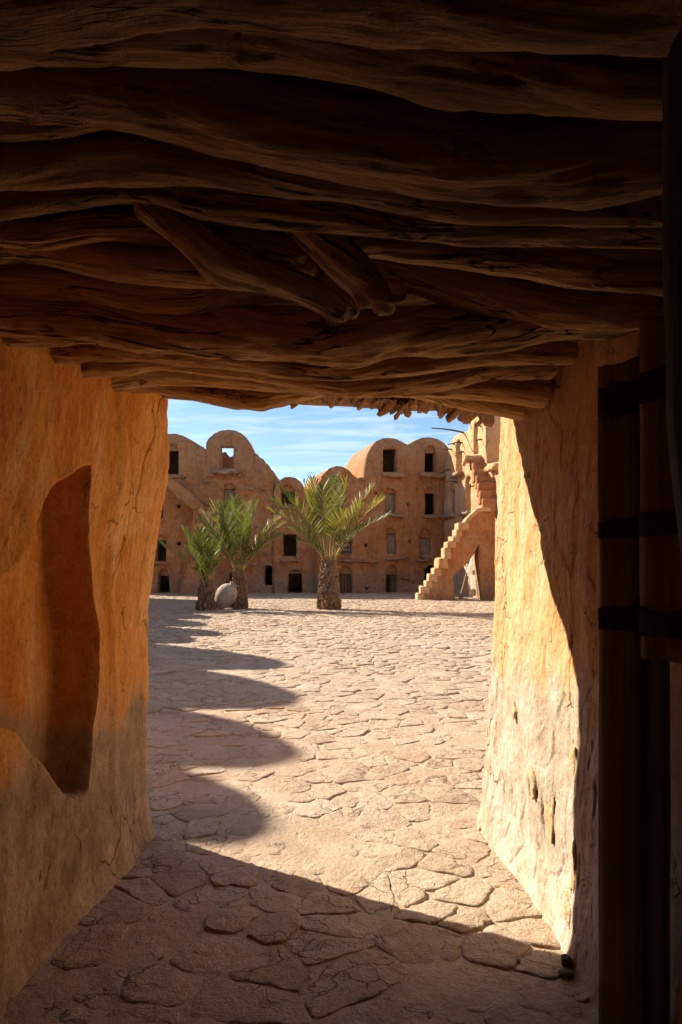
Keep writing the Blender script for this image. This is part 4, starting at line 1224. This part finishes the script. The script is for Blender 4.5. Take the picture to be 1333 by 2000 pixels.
# --- wing on the west side, out of the picture, whose vaults throw the scalloped shadow -----------
b_west = empty('granary_wing', (-10.1, 16, 0), 'west earthen granary wing whose row of vaults shades the court', 'building', 'granaries round the court')
pl_w = Plane((-10.1, 2.7), (0, 1), (1, 0))
pk = [(8.6, 6.3, 1.0), (11.15, 6.85, .60), (12.65, 6.87, .92), (14.75, 6.82, 1.15), (17.0, 6.60, .95), (18.9, 5.2, .9), (20.3, 5.45, .7), (22.0, 4.9, .9), (24, 4.7, 1.0), (26.2, 4.9, 1.1), (28.5, 4.8, 1.1), (30.5, 4.6, 1.0)]
top = []
yy = 7.0
while yy < 31.6:
    base = 5.2 if yy < 17.7 else 4.0
    z = base
    for c, h, w in pk:
        uu = (yy - c) / w
        if abs(uu) < 1: z = max(z, h - 1.35 * w * (1 - (1 - abs(uu) ** 2.3) ** (1 / 2.3)))
    top.append((yy - 3.9, z * 1.1)); yy += .12
facade(b_west, pl_w, [(3.1, -.08)] + top + [(27.7, -.08)], [], M_ADOBE, depth=4.0, st=.4, amp=.06)

# ------------------------------------------------------------------ palms
def frond(palm, base, tip, mat, seed, bend=0.35, n=46, leaf=0.34, width=0.030, sag=0.0, bare=0.22):
    r = random.Random(seed)
    base, tip = Vector(base), Vector(tip)
    L = (tip - base).length
    hor = Vector((tip.x - base.x, tip.y - base.y, 0))
    mid = base + (tip - base) * .5 + Vector((-hor.x * bend * .5, -hor.y * bend * .5, L * bend * .55))
    pts = []
    for k in range(n + 1):
        t = k / n
        pts.append(base * (1 - t) ** 2 + mid * 2 * t * (1 - t) + tip * t * t)
    V, Fc = [], []
    # stalk
    C = np.array([[*p, 0.026 * (1 - .85 * (k / n)) + .003] for k, p in enumerate(pts)])
    V_, F_, inf = tube(C[::3].tolist() if n % 3 == 0 else C[::2].tolist(), 5, 16)
    st_o = obj('frond', V_, np.ascontiguousarray(F_), M_RACHIS, palm)
    for k in range(int(n * bare), n + 1):
        t = k / n
        p = pts[k]
        T = (pts[min(k + 1, n)] - pts[max(k - 1, 0)]).normalized()
        side = T.cross(Vector((0, 0, 1)))
        if side.length < .1: side = T.cross(Vector((0, 1, 0)))
        side.normalize()
        upv = side.cross(T).normalized()
        a = (t - bare) / (1 - bare)
        ll = leaf * (0.45 + 1.0 * math.sin(math.pi * min(1, .18 + a * .74)) ** .8) * (0.62 if t > .95 else 1)
        for s_ in (-1, 1):
            lift = r.uniform(.25, .60)
            fwd = .55 + .75 * a + r.uniform(-.15, .15)
            d = (side * s_ * (1.05 - .45 * a) + T * fwd + upv * lift).normalized()
            l2 = ll * r.uniform(.85, 1.12)
            e = p + d * l2 + Vector((0, 0, -sag - .10 * l2 * r.random()))
            m = p + d * l2 * .5 + Vector((0, 0, .01))
            wv = d.cross(upv + side * r.uniform(-1.1, 1.1) + T * r.uniform(-.4, .4)).normalized() * width * r.uniform(.8, 1.1)
            b0 = len(V)
            V += [p - wv * .3, p + wv * .3, m + wv * .55, e, m - wv * .55]
            Fc += [(b0, b0 + 1, b0 + 2, b0 + 4), (b0 + 4, b0 + 2, b0 + 3)]
    obj('leaflets', [tuple(v_) for v_ in V], Fc, mat, st_o, False)

def palm(label, px, py, wpx, top_py, crown, seed, lean=0.0):
    """px,py foot in the photo; crown: list of tip pixels (x, y, depth offset, material key)"""
    Y = CH * F / (py - HY)
    sc = F / Y
    X = (px - CX) / F * Y
    root = empty('palm_tree', (X, Y, 0), label, 'palm', 'palms in the court')
    H = (py - top_py) / sc
    R = wpx / 2 / sc
    r = random.Random(seed)
    V_, F_, inf = tube([(X, Y, -.05, R * .98), (X, Y, H * .2, R * .86), (X + lean * .4, Y, H * .5, R * .76), (X + lean * .8, Y, H * .82, R * .62), (X + lean, Y, H * 1.0, R * .42), (X + lean, Y, H * 1.1, R * .3)], 20, 30)
    obj('trunk', V_, np.ascontiguousarray(F_), M_TRUNK, root)
    # old leaf bases, in rising spirals
    bv, bf = [], []
    nb = int(H / 0.062) * 9
    for k in range(nb):
        t = (k + .5) / nb
        z = H * (0.02 + 1.02 * t)
        th = k * 2.39996 + r.uniform(-.15, .15)
        rad = R * np.interp(t, [0, .2, .55, .85, 1.0], [.96, .86, .76, .62, .42])
        o_ = Vector((math.cos(th), math.sin(th), 0)); s_ = Vector((-math.sin(th), math.cos(th), 0))
        c = Vector((X + lean * t, Y, z)) + o_ * rad * .92
        w = R * .24 * r.uniform(.8, 1.2); h = r.uniform(.09, .16); out = r.uniform(.03, .085)
        if t > .8: h *= 1.5; out *= .8
        if t < .18: out *= 1.4; h *= .8
        b0 = len(bv)
        bv += [c - s_ * w - Vector((0, 0, .05)), c + s_ * w - Vector((0, 0, .05)), c + o_ * (.045 + out * .5) - Vector((0, 0, .04)),
               c - s_ * w * .45 + o_ * out + Vector((0, 0, h)), c + s_ * w * .45 + o_ * out + Vector((0, 0, h)), c + o_ * (out + .035) + Vector((0, 0, h * .8)), c + Vector((0, 0, h * .5))]
        bf += [(b0, b0 + 2, b0 + 5, b0 + 3), (b0 + 2, b0 + 1, b0 + 4, b0 + 5), (b0 + 3, b0 + 5, b0 + 4), (b0 + 3, b0 + 4, b0 + 6), (b0, b0 + 3, b0 + 6), (b0 + 1, b0 + 6, b0 + 4)]
    lb = obj('leaf_bases', [tuple(v_) for v_ in bv], bf, M_BOOT, root, False)
    tag(lb, kind='stuff')
    MK = {'g': M_LEAF, 'y': M_LEAF_Y, 'd': M_LEAF_DRY}
    base = Vector((X + lean, Y, H * 1.02))
    for k, (tx, ty, dy, mk, bend) in enumerate(crown):
        tip = at(tx, ty, Y + dy)
        th = math.atan2(dy, tip.x - X)
        b_ = base + Vector((math.cos(th) * R * .35, math.sin(th) * R * .35, r.uniform(-.06, .06)))
        L = (tip - b_).length
        frond(root, b_, tip, MK[mk], seed * 100 + k, bend, n=max(20, int(L * 14)), leaf=min(.48, .18 * L + .07), width=.036, bare=.32 if L > 1.4 else .22)
    return root

z5 = lambda zx, zy: (520 + zx / 5.127, 900 + zy / 5.127)
z4 = lambda zx, zy: (300 + zx / 5.127, 900 + zy / 5.127)
big = [(*z5(380, 225), .5, 'y', .12), (*z5(465, 190), 1.0, 'g', .10), (*z5(685, 165), .9, 'g', .08), (*z5(795, 200), -.5, 'y', .12), (*z5(130, 290), .6, 'g', .26), (*z5(60, 400), -.3, 'y', .28),
       (*z5(35, 505), -.6, 'y', .30), (*z5(1070, 270), .4, 'y', .20), (*z5(1165, 400), -.4, 'y', .24), (*z5(1215, 560), .2, 'g', .30), (*z5(560, 260), -.9, 'g', .12), (*z5(280, 420), -1.1, 'y', .22), (*z5(960, 450), -1.0, 'y', .24),
       (*z5(230, 680), -.9, 'g', .36), (*z5(330, 800), -.7, 'g', .42), (*z5(960, 660), -1.0, 'g', .38), (*z5(880, 760), .8, 'g', .40), (*z5(780, 520), -1.5, 'y', .35),
       (*z5(700, 330), 1.4, 'g', .2)]
palm('large bushy date palm with stout trunk standing alone in mid court', 643, 1190, 42, 1102, big, 11)
mid_c = [(*z4(810, 395), .3, 'g', .10), (*z4(1035, 435), -.2, 'g', .12), (*z4(1270, 575), .3, 'y', .26), (*z4(1300, 640), -.4, 'y', .28), (*z4(1290, 745), -.6, 'g', .32), (*z4(1180, 860), -.6, 'y', .40), (*z4(600, 555), .4, 'g', .18), (*z4(455, 590), .5, 'g', .24),
         (*z4(520, 540), .9, 'd', .1), (*z4(605, 445), .8, 'd', .05), (*z4(945, 445), .6, 'd', .06), (*z4(700, 520), -.9, 'g', .15), (*z4(900, 560), -1.0, 'g', .2), (*z4(540, 700), -.7, 'g', .30), (*z4(620, 830), -.8, 'g', .40), (*z4(1050, 900), -.8, 'g', .42), (*z4(690, 440), .9, 'g', .12), (*z4(500, 790), .8, 'g', .35)]
palm('middle-sized dark green palm beside the tipped clay jar', 467, 1189, 31, 1122, mid_c, 12)
left_c = [(*z4(65, 840), -.2, 'g', .22), (*z4(300, 700), .2, 'g', .14), (*z4(430, 680), -.3, 'y', .10), (*z4(480, 700), -.5, 'g', .12), (*z4(690, 1000), -.3, 'g', .30), (*z4(590, 760), .3, 'y', .14), (*z4(640, 850), -.6, 'g', .2), (*z4(340, 880), -.8, 'g', .26), (*z4(420, 1090), -.5, 'g', .4), (*z4(520, 740), .7, 'g', .1), (*z4(380, 780), .8, 'g', .2), (*z4(610, 900), .8, 'g', .25)]
palm('smallest palm with short dark trunk and one frond reaching out low', 403, 1192, 32, 1140, left_c, 13)
bpy.context.view_layer.update()

# ------------------------------------------------------------------ clay storage jar
jy = CH * F / (1190 - HY) - 0.05
jc = at(441, 1165, jy)
prof_j = [(0.0, -.52), (.09, -.52), (.15, -.47), (.24, -.33), (.315, -.12), (.335, .06), (.31, .22), (.24, .35), (.16, .42), (.125, .455), (.12, .49), (.145, .515), (.14, .535), (.10, .53), (.09, .47), (.10, .40), (0.0, .30)]
n = 36
ax = Vector((.58, -.12, .80)).normalized(); e1 = ax.cross(Vector((0, 1, 0))).normalized(); e2 = ax.cross(e1)
P_, _ = catmull([(a, b_, 0) for a, b_ in prof_j], 60)
V = []
for a, b_, _z in P_:
    for k in range(n):
        th = 2 * math.pi * k / n
        w = 1 + .02 * math.sin(th * 2 + b_ * 3)
        V.append(tuple(Vector((jc.x, jc.y, 0)) + Vector((0, 0, .50)) + ax * b_ * .92 + (e1 * math.cos(th) + e2 * math.sin(th)) * max(a, 0.001) * w * 1.0))
V = np.array(V); V[:, 2] -= V[:, 2].min() + .01
jar = obj('storage_jar', V, np.ascontiguousarray(grid_faces(60, n, True)), M_JAR)
tag(jar, 'big pale clay storage jar tipped over between the two small palms', 'jar')

# ledge stones on the shaded fronts
for k, (px, py, w) in enumerate([(405, 941, .35), (491, 955, .25), (495, 1103, .25), (405, 985, .3), (469, 929, .2)]):
    u, z = pl_l.uz(px, py)
    slab(b_far_l, pl_l, u - w / 2, u + w / 2, z - .06, z + .07, -.05, .22, M_SILL, 'ledge_stone', 930 + k, .04, .08)
